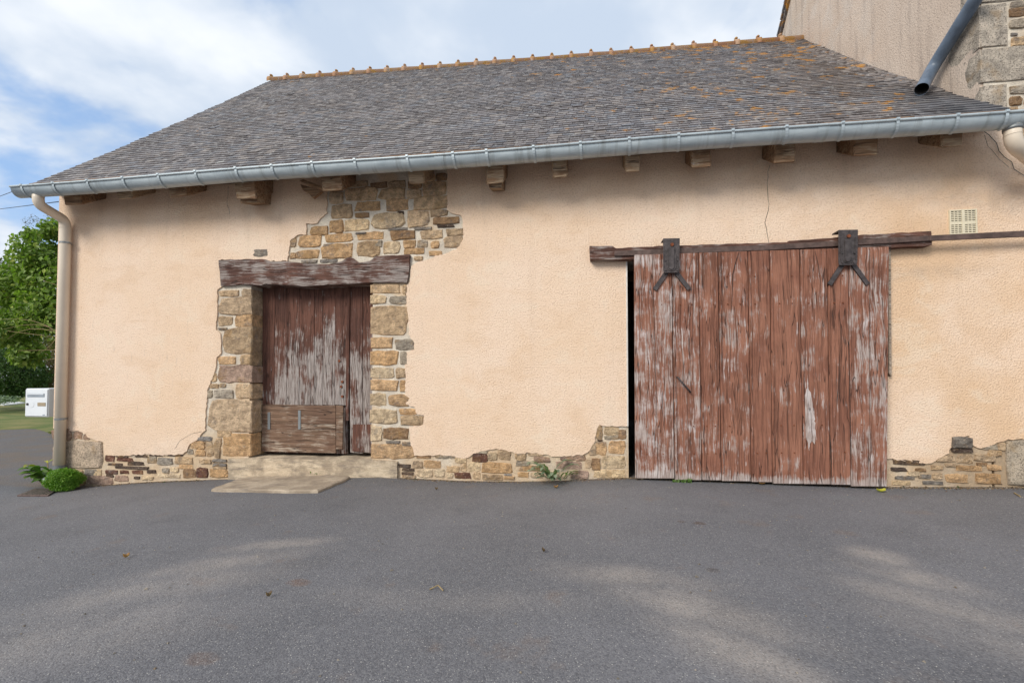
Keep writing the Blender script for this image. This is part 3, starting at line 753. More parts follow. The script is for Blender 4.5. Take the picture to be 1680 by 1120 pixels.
# -- lintel, sill and stepping slab
lint = rough_outline(pxpoly([(361, 427), (400, 426), (438, 426), (446, 430), (470, 429), (500, 433), (540, 434), (562, 429), (572, 423), (580, 424), (590, 431), (608, 429), (618, 421), (640, 420), (673, 419), (672, 445), (669, 464),
                            (640, 463), (612, 464), (575, 466), (540, 467), (505, 470), (470, 468), (438, 466), (430, 468), (395, 467), (364, 470)]), .05, .004, seed=4)
MB().prism(lint, -.022, .34, (.3, .52, .16)).obj('lintel', 'lintel_wood', barn, bevel=.008)
zs = at(500, 752, -.03).z
sill_out = rough_outline(pxpoly([(374, 753), (400, 751), (520, 754), (608, 754), (651, 757), (652, 800), (374, 800)], -.02), .06, .005, seed=8)
m_ = MB().prism(sill_out, -.022, .5, (.62, .51, .375)); m_.obj('door_sill', 'worn_stone', barn, bevel=.012, label='pale worn stone sill below the small door')
def slab():
    P = [on_ground(x, y, .035) for x, y in [(345, 801), (370, 792), (394, 783), (420, 778), (500, 778), (574, 780), (562, 787), (548, 792), (521, 803), (470, 803.5), (400, 802)]]
    r = random.Random(2); out = []
    for i, a in enumerate(P):
        b = P[(i + 1) % len(P)]; k = max(1, int((b - a).length / .08))
        for j in range(k):
            q = a.lerp(b, j / k); out.append(Vector((q.x + r.uniform(-.008, .008), min(q.y + r.uniform(-.008, .008), -.025), q.z)))
    n = len(out); c = sum(out, Vector()) / n; c.z += .004
    vs = [tuple(q - Vector((0, 0, .16))) for q in out] + [tuple(q - Vector((0, 0, .012))) for q in out] + [tuple(c + (q - c) * .97) for q in out] + [tuple(c)]
    fs = []
    for k in range(2): fs += [(k * n + i, k * n + (i + 1) % n, (k + 1) * n + (i + 1) % n, (k + 1) * n + i) for i in range(n)]
    fs += [(2 * n + i, 2 * n + (i + 1) % n, 3 * n) for i in range(n)]
    o = MB().add(vs, fs, (.47, .39, .30)).obj('stone_slab', 'worn_stone')
    tag(o, 'flat worn stone slab lying on the asphalt in front of the small door', 'stone slab')
slab()

# -- small door: two leaves of vertical planks with kick boards
sd = MB(); DY = .20
door = MB().prism(pxpoly([(431, 466), (570, 466), (570, 744), (429, 742)], DY + .05), DY + .05, DY + .075, (.2, .3, 0)).obj('door', 'worn_plank', barn)
dr = random.Random(21)
def plank(parent, xt0, xt1, xb0, xb1, yt0, yt1, yb0, yb1, Yf, th, m, tint, bev=.004, name='plank'):
    gap = .25
    return MB().prism(pxpoly([(xt0 + gap, yt0), (xt1 - gap, yt1), (xb1 - gap, yb1), (xb0 + gap, yb0)], Yf), Yf, Yf + th, tint).obj(name, m, parent, bevel=bev)
xs = [431, 451, 471, 491.5, 516, 530.5, 550, 570]
wears = [.15, .55, .72, .58, .78, .80, .62]
for i in range(7):
    plank(door, xs[i], xs[i + 1], xs[i] - 1, xs[i + 1] - 1, 464, 464, 664, 665, DY + dr.uniform(-.003, .003), .04, 'worn_plank', (dr.random(), wears[i] - .06, .0 + wears[i] * .1))
plank(door, 430, 551, 429.5, 551, 663, 665, 694, 695, DY - .028, .026, 'raw_board', (.2, .22, -.1), name='kick_board')
plank(door, 429.5, 551, 428.5, 551, 694.5, 695.5, 740, 743, DY - .026, .024, 'raw_board', (.7, .45, .0), name='kick_board')
plank(door, 551, 563, 551, 562, 664.5, 666, 737, 738, DY - .052, .024, 'raw_board', (.4, .35, .1), name='kick_board')
for x in (441, 491):
    plank(door, x - 2.3, x + 2.3, x - 2.3, x + 2.3, 673 if x > 450 else 676, 673 if x > 450 else 676, 704, 704, DY - .034, .006, 'galvanised', (1, 1, 1), .001, 'metal_strap')
leaf2 = MB().prism(pxpoly([(576, 466), (612, 466), (612, 742), (576, 742)], DY + .05), DY + .05, DY + .07, (.2, .3, 0)).obj('door', 'worn_plank', barn, label='narrow fixed leaf on the right of the small doorway')
for a, b, w in ((573.5, 595, .46), (595, 612, .52)):
    plank(leaf2, a, b, a + .5, b, 464, 464, 742, 744, DY - .012, .05, 'worn_plank', (dr.random(), w, .1))
plank(leaf2, 578, 612, 577.5, 612, 696, 696, 740, 743, DY - .036, .022, 'worn_plank', (.33, .12, -.15), name='kick_board')
plank(leaf2, 568.5, 574, 566.5, 571.5, 464, 464, 690, 690, DY - .03, .05, 'worn_plank', (.5, .12, -.1), name='cover_strip')
for (x, y) in ((557, 592), (562, 626), (560, 634), (562, 650)):
    p = at(x, y, DY); MB().tube([(p.x, DY - .012, p.z), (p.x, DY + .01, p.z)], .016, 8).obj('rusty_bolt', 'rust', door)

# -- sliding door hung on a rail
SY = -.125
slide = MB()
def slide_y(x, t):      # top / bottom edges of the hung door
    return 418 + (x - 1040) / 420 * -13.5 if t else 784 + (x - 1042) / 415 * 14.5
sliding = MB().prism(pxpoly([(1046, 425), (1450, 411), (1448, 790), (1048, 778)], SY + .045), SY + .045, SY + .075, (.3, .2, 0)).obj('sliding_door', 'painted_plank', barn)
te = [1040, 1102, 1146, 1178, 1227, 1263, 1312, 1357, 1392, 1459.5]
be = [1042, 1107, 1152, 1184, 1233, 1268, 1318.5, 1363, 1396.5, 1456]
sw = [.46, .36, .22, .27, .15, .11, .20, .13, .42]
whi = [.40, .34, .22, .25, .11, .09, .22, .09, .26]
for i in range(9):
    yb = slide_y((be[i] + be[i + 1]) / 2, 0) + dr.uniform(-.8, .8)
    xt0, xt1, xb0, xb1 = te[i], te[i + 1], be[i], be[i + 1]
    Yf = SY + dr.uniform(-.004, .004)
    def lerp(a, b, t): return a + (b - a) * t
    tsplit = .957
    ys0, ys1 = lerp(slide_y(xt0, 1), yb, tsplit), lerp(slide_y(xt1, 1), yb, tsplit)
    r0 = dr.random()
    # the plank, with vertex tints that carry more bare wood near its foot
    gp_ = .6
    P = [(xt0 + gp_, slide_y(xt0, 1)), (xt1 - gp_, slide_y(xt1, 1)), (lerp(xt1, xb1, tsplit) - gp_, ys1), (xb1 - gp_, yb + .2), (xb0 + gp_, yb - .2), (lerp(xt0, xb0, tsplit) + gp_, ys0)]
    pts = pxpoly(P, Yf)
    n = 6
    mb = MB()
    vs = [(x, Yf, z) for x, z in pts] + [(x, Yf + .042, z) for x, z in pts]
    fs = [(0, 5, 2, 1), (5, 4, 3, 2), (6, 7, 8, 11), (11, 8, 9, 10)] + [(i2, (i2 + 1) % 6, (i2 + 1) % 6 + 6, i2 + 6) for i2 in range(6)]
    mb.add(vs, fs, (r0, sw[i], whi[i]))
    for k in (3, 4, 9, 10): mb.t[k] = (r0, 1.05, .45)
    mb.obj('plank', 'painted_plank', sliding, bevel=.005)
    # moulded bead down one edge of each wide board
    if i in (1, 2, 3, 4, 5, 6, 7):
        a = at(xt0 + 3.2, slide_y(xt0, 1) + 1, SY - .004); b = at(xb0 + 3.2, yb - 14, SY - .004)
        MB().tube([(a.x, SY - .002, a.z), (b.x, SY - .002, b.z)], .0085, 6, tint=(r0, sw[i] + .08, whi[i] + .05)).obj('edge_bead', 'painted_plank', sliding)
# nail heads in two rows
for i in range(9):
    for yy in (455, 500, 700, 745):
        for fx_ in (.3, .72):
            t = (yy - 411) / 380; xx = (te[i] + (te[i + 1] - te[i]) * fx_) * (1 - t) + (be[i] + (be[i + 1] - be[i]) * fx_) * t
            if dr.random() < .4: continue
            p = at(xx, yy - (xx - 1040) * .01, SY - .005)
            MB().tube([(p.x, SY - .0075, p.z), (p.x, SY + .003, p.z)], .0065, 6).obj('nail_head', 'rust', sliding)
# peeled white patch
r = random.Random(5)
pw = rough_outline(pxpoly([(1323, 640), (1326, 633), (1331, 650), (1336, 680), (1338, 710), (1336, 728), (1331, 722), (1327, 738), (1323, 716), (1319, 720), (1318, 700), (1321, 676), (1319, 655)], SY - .0055), .02, .006, seed=3)
MB().prism(pw, SY - .0065, SY - .001, (.37, 1.2, .62)).obj('peeled_patch', 'painted_plank', sliding, label='long pale peeled patch on the sliding door')
# long cracks in the boards
def wcrack(pts, w=.004):
    P = [at(x, y, SY - .006) for x, y in pts]; m = MB(); vs = []
    n = len(P)
    for i, p in enumerate(P):
        ww = w * (1 - abs(2 * i / (n - 1) - .8) * .6)
        vs += [(p.x - ww, SY - .0065, p.z), (p.x + ww, SY - .0065, p.z)]
    m.add(vs, [(2 * i, 2 * i + 1, 2 * i + 3, 2 * i + 2) for i in range(n - 1)]); m.obj('plank_crack', 'dark_void', sliding)
wcrack([(1212, 414), (1207, 430), (1202, 450), (1201, 480), (1200, 513)]); wcrack([(1337, 412), (1342, 432), (1346, 460), (1347, 490)], .003)
wcrack([(1361, 712), (1363, 735), (1364, 760), (1364, 796)], .005); wcrack([(1136, 422), (1131, 440), (1129, 458)], .002)
wcrack([(1070, 416), (1073, 520), (1077, 650), (1079, 786)], .0028); wcrack([(1427, 408), (1427, 500), (1427, 680), (1428, 798)], .0028)
wcrack([(1050, 420), (1049, 500), (1050, 560)], .0015); wcrack([(1243, 412), (1245, 500), (1247, 620)], .0013); wcrack([(1290, 560), (1292, 700), (1294, 793)], .0018); wcrack([(1127, 640), (1129, 720), (1129, 788)], .002)
wcrack([(1197, 513), (1198, 580), (1196, 640)], .0018); wcrack([(1392, 560), (1394, 640), (1396, 740), (1399, 796)], .003)
# handle: thin iron bar hanging askew
a, b = at(1112, 619, SY - .03), at(1133, 643, SY - .035)
h = MB().tube([(a.x, SY, a.z + .004), (a.x, SY - .035, a.z), a.lerp(b, .5), (b.x, SY - .035, b.z), (b.x, SY, b.z)], .0085, 8); h.obj('door_handle', 'old_iron', sliding, True)
# grey splintered batten along the right edge
plank(barn, 1457.5, 1462, 1458.5, 1463.5, 406, 406, 612, 618, -.05, .05, 'raw_board', (.8, 1.0, .2), name='edge_batten')
# white jamb edge
p0, p1 = at(1028.5, 690, -.005), at(1031.5, 690, -.005)
MB().box((p0.x, -.006, za), (p1.x - .004, .3, o_top + .01)).obj('jamb_trim', 'white_trim', barn)
# rail batten and rails
bt = rough_outline(pxpoly([(967, 405), (1004, 405), (1010, 409), (1080, 405), (1180, 402), (1290, 399), (1292, 397), (1372, 391), (1376, 389), (1450, 385), (1524, 381), (1525, 404), (1470, 407), (1380, 412), (1240, 418), (1100, 424), (1035, 427), (968, 427)], -.06), .06, .004, seed=12)
MB().prism(bt, -.095, .002, (.6, .34, .1)).obj('rail_batten', 'lintel_wood', barn, bevel=.006)
ra = pxpoly([(1008, 411.5), (1260, 401.5), (1525, 386.5), (1525, 395), (1260, 410.5), (1008, 420)], -.115)
MB().prism(ra, -.117, -.093, (1, 1, 1)).obj('door_rail', 'rail_iron', barn, bevel=.003)
rb = pxpoly([(1525.3, 386.3), (1680, 378.3), (1790, 372), (1790, 384), (1680, 388.3), (1525.3, 395.2)], -.115)
MB().prism(rb, -.117, -.098).obj('door_rail', 'rail_iron', barn, bevel=.003, label='bare flat iron rail running on past the door')
# hangers
def hanger(xa, xb, yt, yb, legs):
    HY = -.178
    root = MB().prism(pxpoly([(xa, yt), (xb, yt - .5), (xb - 1, yb - 6), (xb - 3, yb), (xa + 1, yb + .5), (xa, yb - 5)], HY), HY, HY + .012).obj('hanger', 'old_iron', barn, bevel=.003)
    p0, p1 = at(xa, yt, HY), at(xb, yt, HY)
    MB().box((p0.x, HY + .0125, p0.z - .014), (p1.x, -.05, p0.z - .002)).obj('hanger_hood', 'old_iron', root, bevel=.002)
    for (x0, y0, x1, y1) in legs:
        dx, dy = x1 - x0, y1 - y0; L = math.hypot(dx, dy); nx, ny = -dy / L * 3.6, dx / L * 3.6
        MB().prism(pxpoly([(x0 - nx, y0 - ny), (x0 + nx, y0 + ny), (x1 + nx, y1 + ny), (x1 - nx, y1 - ny)], -.145), -.147, -.128).obj('strap_leg', 'old_iron', root, bevel=.002)
    cx = (xa + xb) / 2; hgt = yb - yt
    # raised wheel housing: a round-ended boss with a rim
    def boss(w, y_a, y_b, Y0, Y1, name):
        P = [(cx - w, y_a), (cx + w, y_a), (cx + w, y_b - w)] + [(cx + w * math.cos(t), y_b - w + w * math.sin(t)) for t in np.linspace(0, math.pi, 8)[1:-1]] + [(cx - w, y_b - w)]
        MB().prism(pxpoly(P, Y0), Y0, Y1).obj(name, 'old_iron', root, bevel=.003)
    boss(8.5, yt + hgt * .45, yb - 2, HY - .006, HY + .001, 'wheel_housing'); boss(5.0, yt + hgt * .28, yb - 5, HY - .016, HY - .005, 'wheel_housing')
    for s in (-1, 1):
        P = pxpoly([(cx + s * 11.5, yt + 12), (cx + s * 13, yt + 12), (cx + s * 13, yb - 8), (cx + s * 11.5, yb - 10)], HY - .007); MB().prism(P, HY - .007, HY + .001).obj('edge_rib', 'old_iron', root)
    for (bx, by, rr, mm) in ((cx + 1, yt + 10, .018, 'rust'), (cx - 9.5, yb - 4, .008, 'old_iron'), (cx + 9.5, yb - 4, .008, 'old_iron'), (cx - 10, yb - 20, .008, 'old_iron'), (cx + 10, yb - 20, .008, 'old_iron')):
        p = at(bx, by, HY - .01); MB().tube([(p.x, HY - .012, p.z), (p.x, HY + .004, p.z)], rr, 8).obj('bolt', mm, root)
hanger(1088, 1115.5, 391, 447, [(1094, 446, 1074, 475), (1109, 446, 1131, 474)])
hanger(1376, 1408, 377, 434.5, [(1383, 433, 1361, 467), (1400, 433, 1424, 466)])

# -- vent grille
vx0, vx1 = at(1556, 365).x, at(1601, 365).x; vz0, vz1 = at(1578, 386).z, at(1578, 344.5).z
vent = MB().box((vx0 + .004, -.006, vz0 + .004), (vx1 - .004, .004, vz1 - .004)).obj('vent_grille', 'dark_void', barn)
fw_ = .012; mx = (vx0 + vx1) / 2
m_ = MB()
m_.box((vx0, -.018, vz0), (vx0 + fw_, 0, vz1)); m_.box((vx1 - fw_, -.018, vz0), (vx1, 0, vz1)); m_.box((mx - fw_, -.0175, vz0), (mx + fw_, 0, vz1))
m_.box((vx0 + fw_, -.017, vz1 - fw_), (vx1 - fw_, 0, vz1)); m_.box((vx0 + fw_, -.017, vz0), (vx1 - fw_, 0, vz0 + fw_))
hz = (vz0 + vz1) / 2 - .02
m_.obj('grille_frame', 'vent_plastic', vent)
z_ = vz1 - fw_ - .010; k = 0; pitchz = (vz1 - vz0 - 2 * fw_) / 12.6
for k in range(12):
    zc = vz1 - fw_ - (k + .85) * pitchz - (.008 if k > 6 else 0)
    th = .0050 if k != 6 else .0125
    if zc < vz0 + fw_ + .004: break
    for (a, b) in ((vx0 + fw_, mx - fw_), (mx + fw_, vx1 - fw_)):
        MB().box((a, -.015, zc - th), (b, -.002, zc + th)).obj('slat', 'vent_plastic', vent)
for (a, b) in ((vx0 + fw_, mx - fw_), (mx + fw_, vx1 - fw_)):
    for q in (1, 2):
        x = a + (b - a) * q / 3; MB().box((x - .003, -.0142, vz0 + fw_), (x + .003, -.003, vz1 - fw_)).obj('slat', 'vent_plastic', vent)

# ================================================================== ROOF
EL, ER = Vector((XL - .02, EAVE_Y, EAVE_Z)), Vector((XG + .02, EAVE_Y, EAVE_Z))
RL, RR = Vector((RIDGE_L.x - .04, RIDGE_Y, RIDGE_L.z)), Vector((XG + .02, RIDGE_Y, RIDGE_R.z))
def roof_pt(u, v, off=0.0):
    a = EL.lerp(ER, u); b = RL.lerp(RR, u); p = a.lerp(b, v)
    p.z += .03 * (1 - v) ** 8 - .045 * math.sin(math.pi * v) + .02 * math.sin(u * 9 + v * 3) * math.sin(math.pi * v)
    return p + RN * off
RN = Vector((0, -(RL.z - EL.z), RL.y - EL.y)).normalized()
def build_roof():
    m = MB(); n = 24; k = 10
    for (o, flip) in ((-.012, False), (-.05, True)):
        vs = [tuple(roof_pt(i / n, j / k, o)) for j in range(k + 1) for i in range(n + 1)]
        fs = [(j * (n + 1) + i, j * (n + 1) + i + 1, (j + 1) * (n + 1) + i + 1, (j + 1) * (n + 1) + i) for j in range(k) for i in range(n)]
        m.add(vs, [f[::-1] for f in fs] if flip else fs)
    N = (n + 1) * (k + 1)
    edge = [j * (n + 1) for j in range(k + 1)]
    m.f += [(edge[j], edge[j] + N, edge[j + 1] + N, edge[j + 1]) for j in range(k)]
    m.f += [(i, i + 1, i + 1 + N, i + N) for i in range(n)]
    # back slope
    b0, b1 = Vector((RL.x, RIDGE_Y, RL.z - .03)), Vector((XG, RIDGE_Y, RR.z - .03))
    q = [(b0.x, RIDGE_Y, b0.z - .05), (b1.x, RIDGE_Y, b1.z - .05), (XG, 7.7, 3.55), (XL - .02, 7.7, 3.55), (b0.x, RIDGE_Y + .01, b0.z), (b1.x, RIDGE_Y + .01, b1.z), (XG, 7.7, 3.62), (XL - .02, 7.7, 3.62)]
    m.hexa(q)
    roof = m.obj('roof', 'roof_board', barn)
    # ---- slates
    sr = np.random.default_rng(5); G_ = .0945; L = (roof_pt(.5, 1) - roof_pt(.5, 0)).length
    rows = int(L / G_); slates = []
    for i in range(rows):
        v0 = (i * G_ - .03) / L; v1 = (i * G_ - .03 + G_ * 2.1) / L
        v1 = min(v1, 1.0)
        width = (ER.x - EL.x) * (1 - v0) + (RR.x - RL.x) * v0
        x = -sr.uniform(.0, .11)
        while x < width:
            w = sr.uniform(.10, .150)
            a, b = max(x, 0) / width, min(x + w - .005, width) / width
            x += w
            if b - a < .004: continue
            slates.append((a, b, v0, v1, i, sr.random(), sr.random(), sr.random(), sr.normal(0, .0011), sr.normal(0, .0022), sr.normal(0, .0011), sr.random()))
    data = []
    for (a, b, v0, v1, i, t1, t2, t3, l1, dv, l2, odd) in slates:
        v0 = v0 + dv / L
        if odd > .992: l1 += .008; v0 -= .012 / L
        # a few lifted, fanned slates where the roof sweeps up to the gable
        if b > .965 and .2 < v0 < .85: l2 += .02 * (b - .965) / .035
        P = [roof_pt(a, v0, .016 + l1), roof_pt(b, v0, .016 + l1 + l2 * .6), roof_pt(b, v1, .0005 + l2), roof_pt(a, v1, .0005)]
        Q = [roof_pt(a, v0, .0035 + l1), roof_pt(b, v0, .0035 + l1 + l2 * .6), roof_pt(b, v1, -.006 + l2), roof_pt(a, v1, -.006)]
        cpt = (P[0] + P[2]) / 2
        area = 1.0 / ((cpt - CAM).length ** 2) * abs((CAM - cpt).normalized().dot(RN)) * (b - a)
        z = (cpt - CAM).dot(fw); pxx = 840 + F_PX * (cpt - CAM).dot(rt) / z
        if not (-20 < pxx < 1680) or i < 2: area *= .01
        data.append((area, Q, P, (t1, t2, t3)))
    order = sorted(range(len(data)), key=lambda q: -data[q][0])
    big = set(order[:290]); rest = MB()
    faces = [(3, 2, 1, 0), (4, 5, 6, 7), (0, 1, 5, 4), (1, 2, 6, 5), (2, 3, 7, 6), (3, 0, 4, 7)]
    for q, (ar, Q, P, t) in enumerate(data):
        if q in big: MB().add(Q + P, faces, t).obj('slate', 'slate', roof)
        else: rest.add(Q + P, faces, t)
    rest.obj('slates', 'slate', roof, kind='stuff')
    # zinc strip under the left verge
    a = [roof_pt(0, v, -.02) for v in np.linspace(0, 1, 12)]
    mv = MB(); vs = []
    for p in a: vs += [(p.x - .012, p.y, p.z), (p.x + .06, p.y, p.z + .0), (p.x + .06, p.y, p.z - .06), (p.x - .012, p.y, p.z - .06)]
    fs = []
    for i in range(11): fs += [(i * 4 + k, i * 4 + (k + 1) % 4, (i + 1) * 4 + (k + 1) % 4, (i + 1) * 4 + k) for k in range(4)]
    mv.add(vs, fs); mv.obj('verge_strip', 'zinc', roof)
    # ---- ridge tiles
    nt = 28; tr = random.Random(4)
    a, b = Vector((RL.x - .02, RIDGE_Y, RL.z)), Vector((XG, RIDGE_Y, RR.z))
    d = (b - a) / nt
    for i in range(nt):
        p0 = a + d * i; p1 = a + d * (i + 1)
        sag = lambda t: -.02 * math.sin(math.pi * t)
        z0, z1 = p0.z + sag(i / nt) + tr.uniform(-.006, .006), p1.z + sag((i + 1) / nt) + tr.uniform(-.006, .006)
        t = (tr.random(), 0, 0); m = MB()
        def ring(x, z, rad, drop=.05):
            return [(x, RIDGE_Y + rad * 1.15 * math.cos(q) * (1.0), z - drop + rad * math.sin(q)) for q in np.linspace(-.35, math.pi + .35, 11)]
        segs = [(p0.x - .03, z0, .112), (p0.x + .045, z0, .112), (p0.x + .05, z0, .094), (p1.x + .04, z1, .09)]
        vs = []
        for (x, z, rad) in segs: vs += ring(x, z, rad)
        for (x, z, rad) in ((segs[0][0], z0, .085), (segs[-1][0], z1, .07)): vs += ring(x, z, rad)
        fs = []
        for s in range(3): fs += [(s * 11 + k, s * 11 + k + 1, (s + 1) * 11 + k + 1, (s + 1) * 11 + k) for k in range(10)]
        fs += [(44 + k, 44 + k + 1, k + 1, k) for k in range(10)] + [(33 + k, 33 + k + 1, 55 + k + 1, 55 + k) for k in range(10)]
        m.add(vs, fs, t)
        # collar knob on the joint
        cz = z0 + .062
        th = [(0, 0, 1)]
        kn = [(p0.x + .005 + .032 * math.cos(q) * math.cos(e), RIDGE_Y - .02 + .045 * math.sin(q) * math.cos(e), cz + .022 + .026 * math.sin(e)) for e in (-.6, 0, .55, 1.1) for q in np.linspace(0, 2 * math.pi, 9)[:-1]]
        kf = [(s * 8 + k, s * 8 + (k + 1) % 8, (s + 1) * 8 + (k + 1) % 8, (s + 1) * 8 + k) for s in range(3) for k in range(8)] + [tuple(24 + k for k in range(8))]
        m.add(kn, kf, t)
        m.obj('ridge_tile', 'ridge_clay', barn, True)
    return roof
roof = build_roof()

# soffit boards, wall plate and rafter tails
xs_ = [XL + .02]
while xs_[-1] < XG - .2: xs_.append(xs_[-1] + random.uniform(1.4, 2.2))
xs_[-1] = XG
for a, b in zip(xs_, xs_[1:]):
    zo = random.uniform(-.006, .006)
    MB().box((a + .003, -.36, 3.635 + zo), (b - .003, -.15, 3.66 + zo), (random.random(), .15, -.2)).obj('soffit_board', 'eave_wood', barn)
    MB().box((a + .004, -.147, 3.648 + zo), (b - .004, .03, 3.672 + zo), (random.random(), .05, -.2)).obj('soffit_board', 'eave_wood', barn)
# (picture x of each tail, its width, its lower edge)
rafters = [(120, 27, 336), (205, 26, 326), (292, 28, 323), (404, 32, 327), (545, 34, 313), (684, 26, 302), (812, 27, 299), (919, 25, 289), (1038, 25, 279), (1151, 31, 273), (1287, 34, 265), (1420, 38, 254), (1562, 34, 238)]
rr_ = random.Random(9)
for (x, w, yb) in rafters:
    yb += 4 if x > 700 else 1; p0 = at(x - w / 2, yb, -.30); p1 = at(x + w / 2, yb, -.30); zb = p0.z
    sk = rr_.uniform(-.01, .01); sl = .62; a, b = p0.x, p1.x
    m = MB(); t = (rr_.random(), rr_.uniform(.3, .8), rr_.uniform(-.1, .15))
    dz = .40 * sl; j = lambda: rr_.uniform(-.008, .008)
    m.hexa([(a + j(), -.30, zb + j()), (b + j(), -.30, zb + j()), (b + .0, .10, zb + dz), (a + .0, .10, zb + dz),
            (a + j() + sk, -.335, zb + .20), (b + j() + sk, -.335, zb + .20), (b, .10, zb + dz + .15), (a, .10, zb + dz + .15)], t)
    m.obj('rafter_tail', 'eave_wood', barn, bevel=.012)
    # the small block the tail sits on
    if x in (404, 812):
        MB().hexa([(a + .01 + j(), -.24, zb - .016), (b - .03 + j(), -.24, zb - .02), (b - .03, .02, zb + .05), (a + .01, .02, zb + .05), (a + .01, -.25, zb + .03), (b - .02, -.25, zb + .03), (b - .02, .02, zb + .2), (a + .01, .02, zb + .2)], (rr_.random(), .5, -.1)).obj('rafter_block', 'eave_wood', barn)
# loose broken boards under the eave
for (P, Y) in (([(491, 296), (497, 294), (534, 308), (530, 312), (516, 306)], -.20), ([(492, 302), (506, 306), (528, 313), (522, 318), (513, 325), (507, 318), (497, 312)], -.14)):
    MB().prism(pxpoly(P, Y), Y, Y + .05, (.4, .25, -.1)).obj('broken_board', 'eave_wood', barn, bevel=.004)

# ================================================================== GUTTER AND DOWNPIPES
GX0, GX1 = at(17, 310, -.515).x, 5.2
GYC, GZC, GA, GB = -.425, 3.556, .092, .102
def gutter():
    m = MB(); xs = np.linspace(GX0, GX1, 26); k = 12
    vs = []
    for dr_, xs2 in ((0, xs), (-.006, xs)):
        for x in xs2:
            for q in range(k + 1):
                t = math.pi + math.pi * q / k
                vs.append((x, GYC + (GA + dr_) * math.cos(t), GZC + (GB + dr_) * math.sin(t) + .0 + .008 * math.sin(x * 1.3)))
    n = len(xs); fs = []
    for i in range(n - 1):
        for q in range(k):
            a = i * (k + 1) + q
            fs.append((a, a + 1, a + k + 2, a + k + 1)); o = n * (k + 1)
            fs.append((a + o, a + o + k + 1, a + o + k + 2, a + o + 1))
    fs.append(tuple(range(k + 1))); fs.append(tuple((n - 1) * (k + 1) + q for q in range(k, -1, -1)))
    m.add(vs, fs)
    gz = lambda x: GZC + .008 * math.sin(x * 1.3)
    m.tube([(x, GYC - GA - .004, gz(x) + .004) for x in xs], .0135, 8)
    m.tube([(x, GYC + GA, gz(x) + .012) for x in xs], .006, 6)
    g_ = m.obj('gutter', 'zinc', barn, True)
    for px in (36, 88, 144, 202, 260, 321, 387, 446, 512, 582, 668, 743, 798, 875, 952, 1032, 1113, 1202, 1290, 1382, 1472, 1570, 1651):
        x = at(px, 306 - (px - 15) * .0705 + 8, -.515).x; w = .013
        mb = MB(); vs = []
        for xx in (x - w, x + w):
            for q in range(9):
                t = math.pi * .93 + math.pi * .60 * q / 8
                vs.append((xx + .012 * q / 8, GYC + (GA + .011) * math.cos(t), gz(x) + (GB + .011) * math.sin(t)))
        for q in range(9):
            t = math.pi * .93 + math.pi * .60 * q / 8
            pass
        mb.add(vs, [(q, q + 1, q + 10, q + 9) for q in range(8)])
        mb.box((x - w, GYC - GA - .022, gz(x) + .004), (x + w, GYC + GA, gz(x) + .021))
        mb.obj('gutter_bracket', 'zinc_bright', g_)
    for px in (497, 720, 1352, 1523):          # soldered lap joints
        x = at(px, 306 - (px - 15) * .0705 + 8, -.515).x
        vs = []
        for xx in (x - .05, x + .05):
            for q in range(13):
                t = math.pi + math.pi * .62 * q / 12
                vs.append((xx, GYC + (GA + .003) * math.cos(t), gz(x) + (GB + .003) * math.sin(t)))
        MB().add(vs, [(q, q + 1, q + 14, q + 13) for q in range(12)]).obj('lap_joint', 'zinc', g_, True)
gutter()
def smooth_path(pts, rad=.07, n=6):
    P = [Vector(p) for p in pts]; out = [P[0]]
    for a, b, c in zip(P, P[1:], P[2:]):
        u = (a - b); v = (c - b); r = min(rad, u.length * .48, v.length * .48)
        s = b + u.normalized() * r; e = b + v.normalized() * r
        for i in range(n + 1):
            t = i / n; out.append(s.lerp(b, t).lerp(b.lerp(e, t), t))
    out.append(P[-1]); return out
PR = .058
p_out = at(63, 320, -.42); p_a = at(66, 331, -.42); p_b = at(108, 362, -.075); p_c = at(110, 420, -.075); p_d = at(95, 770, -.075)
pipe = MB().tube(smooth_path([(p_out.x, -.42, 3.50), (p_out.x, -.42, p_a.z - .03), (p_b.x, -.075, p_b.z), (p_b.x, -.075, p_d.z)], .09), PR, 20).obj('downpipe', 'pvc_cream', barn, True)
for (y, s) in ((362 + 8, 1.09), (328, 1.10)):
    pass
zc = p_b.z - .10
MB().tube([(p_b.x, -.075, zc), (p_b.x, -.075, zc - .006)], PR + .004, 20).obj('pipe_collar', 'pvc_cream', pipe)
for y in (399, 687):
    z = at(103, y, -.075).z
    b_ = MB().tube([(p_b.x, -.075, z - .011), (p_b.x, -.075, z + .011)], PR + .004, 20, caps=False); b_.box((p_b.x + PR - .002, -.10, z - .009), (p_b.x + PR + .028, -.075, z + .009)); b_.box((p_b.x - .008, -.03, z - .008), (p_b.x + .008, .004, z + .008))
    b_.tube([(p_b.x + PR + .016, -.115, z), (p_b.x + PR + .016, -.06, z)], .006, 6)
    b_.obj('pipe_clip', 'galvanised', pipe)
# zinc shoe at the foot of the pipe
ze = p_d.z
MB().tube(smooth_path([(p_b.x, -.075, ze + .06), (p_b.x, -.075, ze - .05), (p_b.x - .09, -.15, ze - .15)], .06), PR + .006, 16, caps=False).obj('pipe_shoe', 'galvanised', pipe, True)
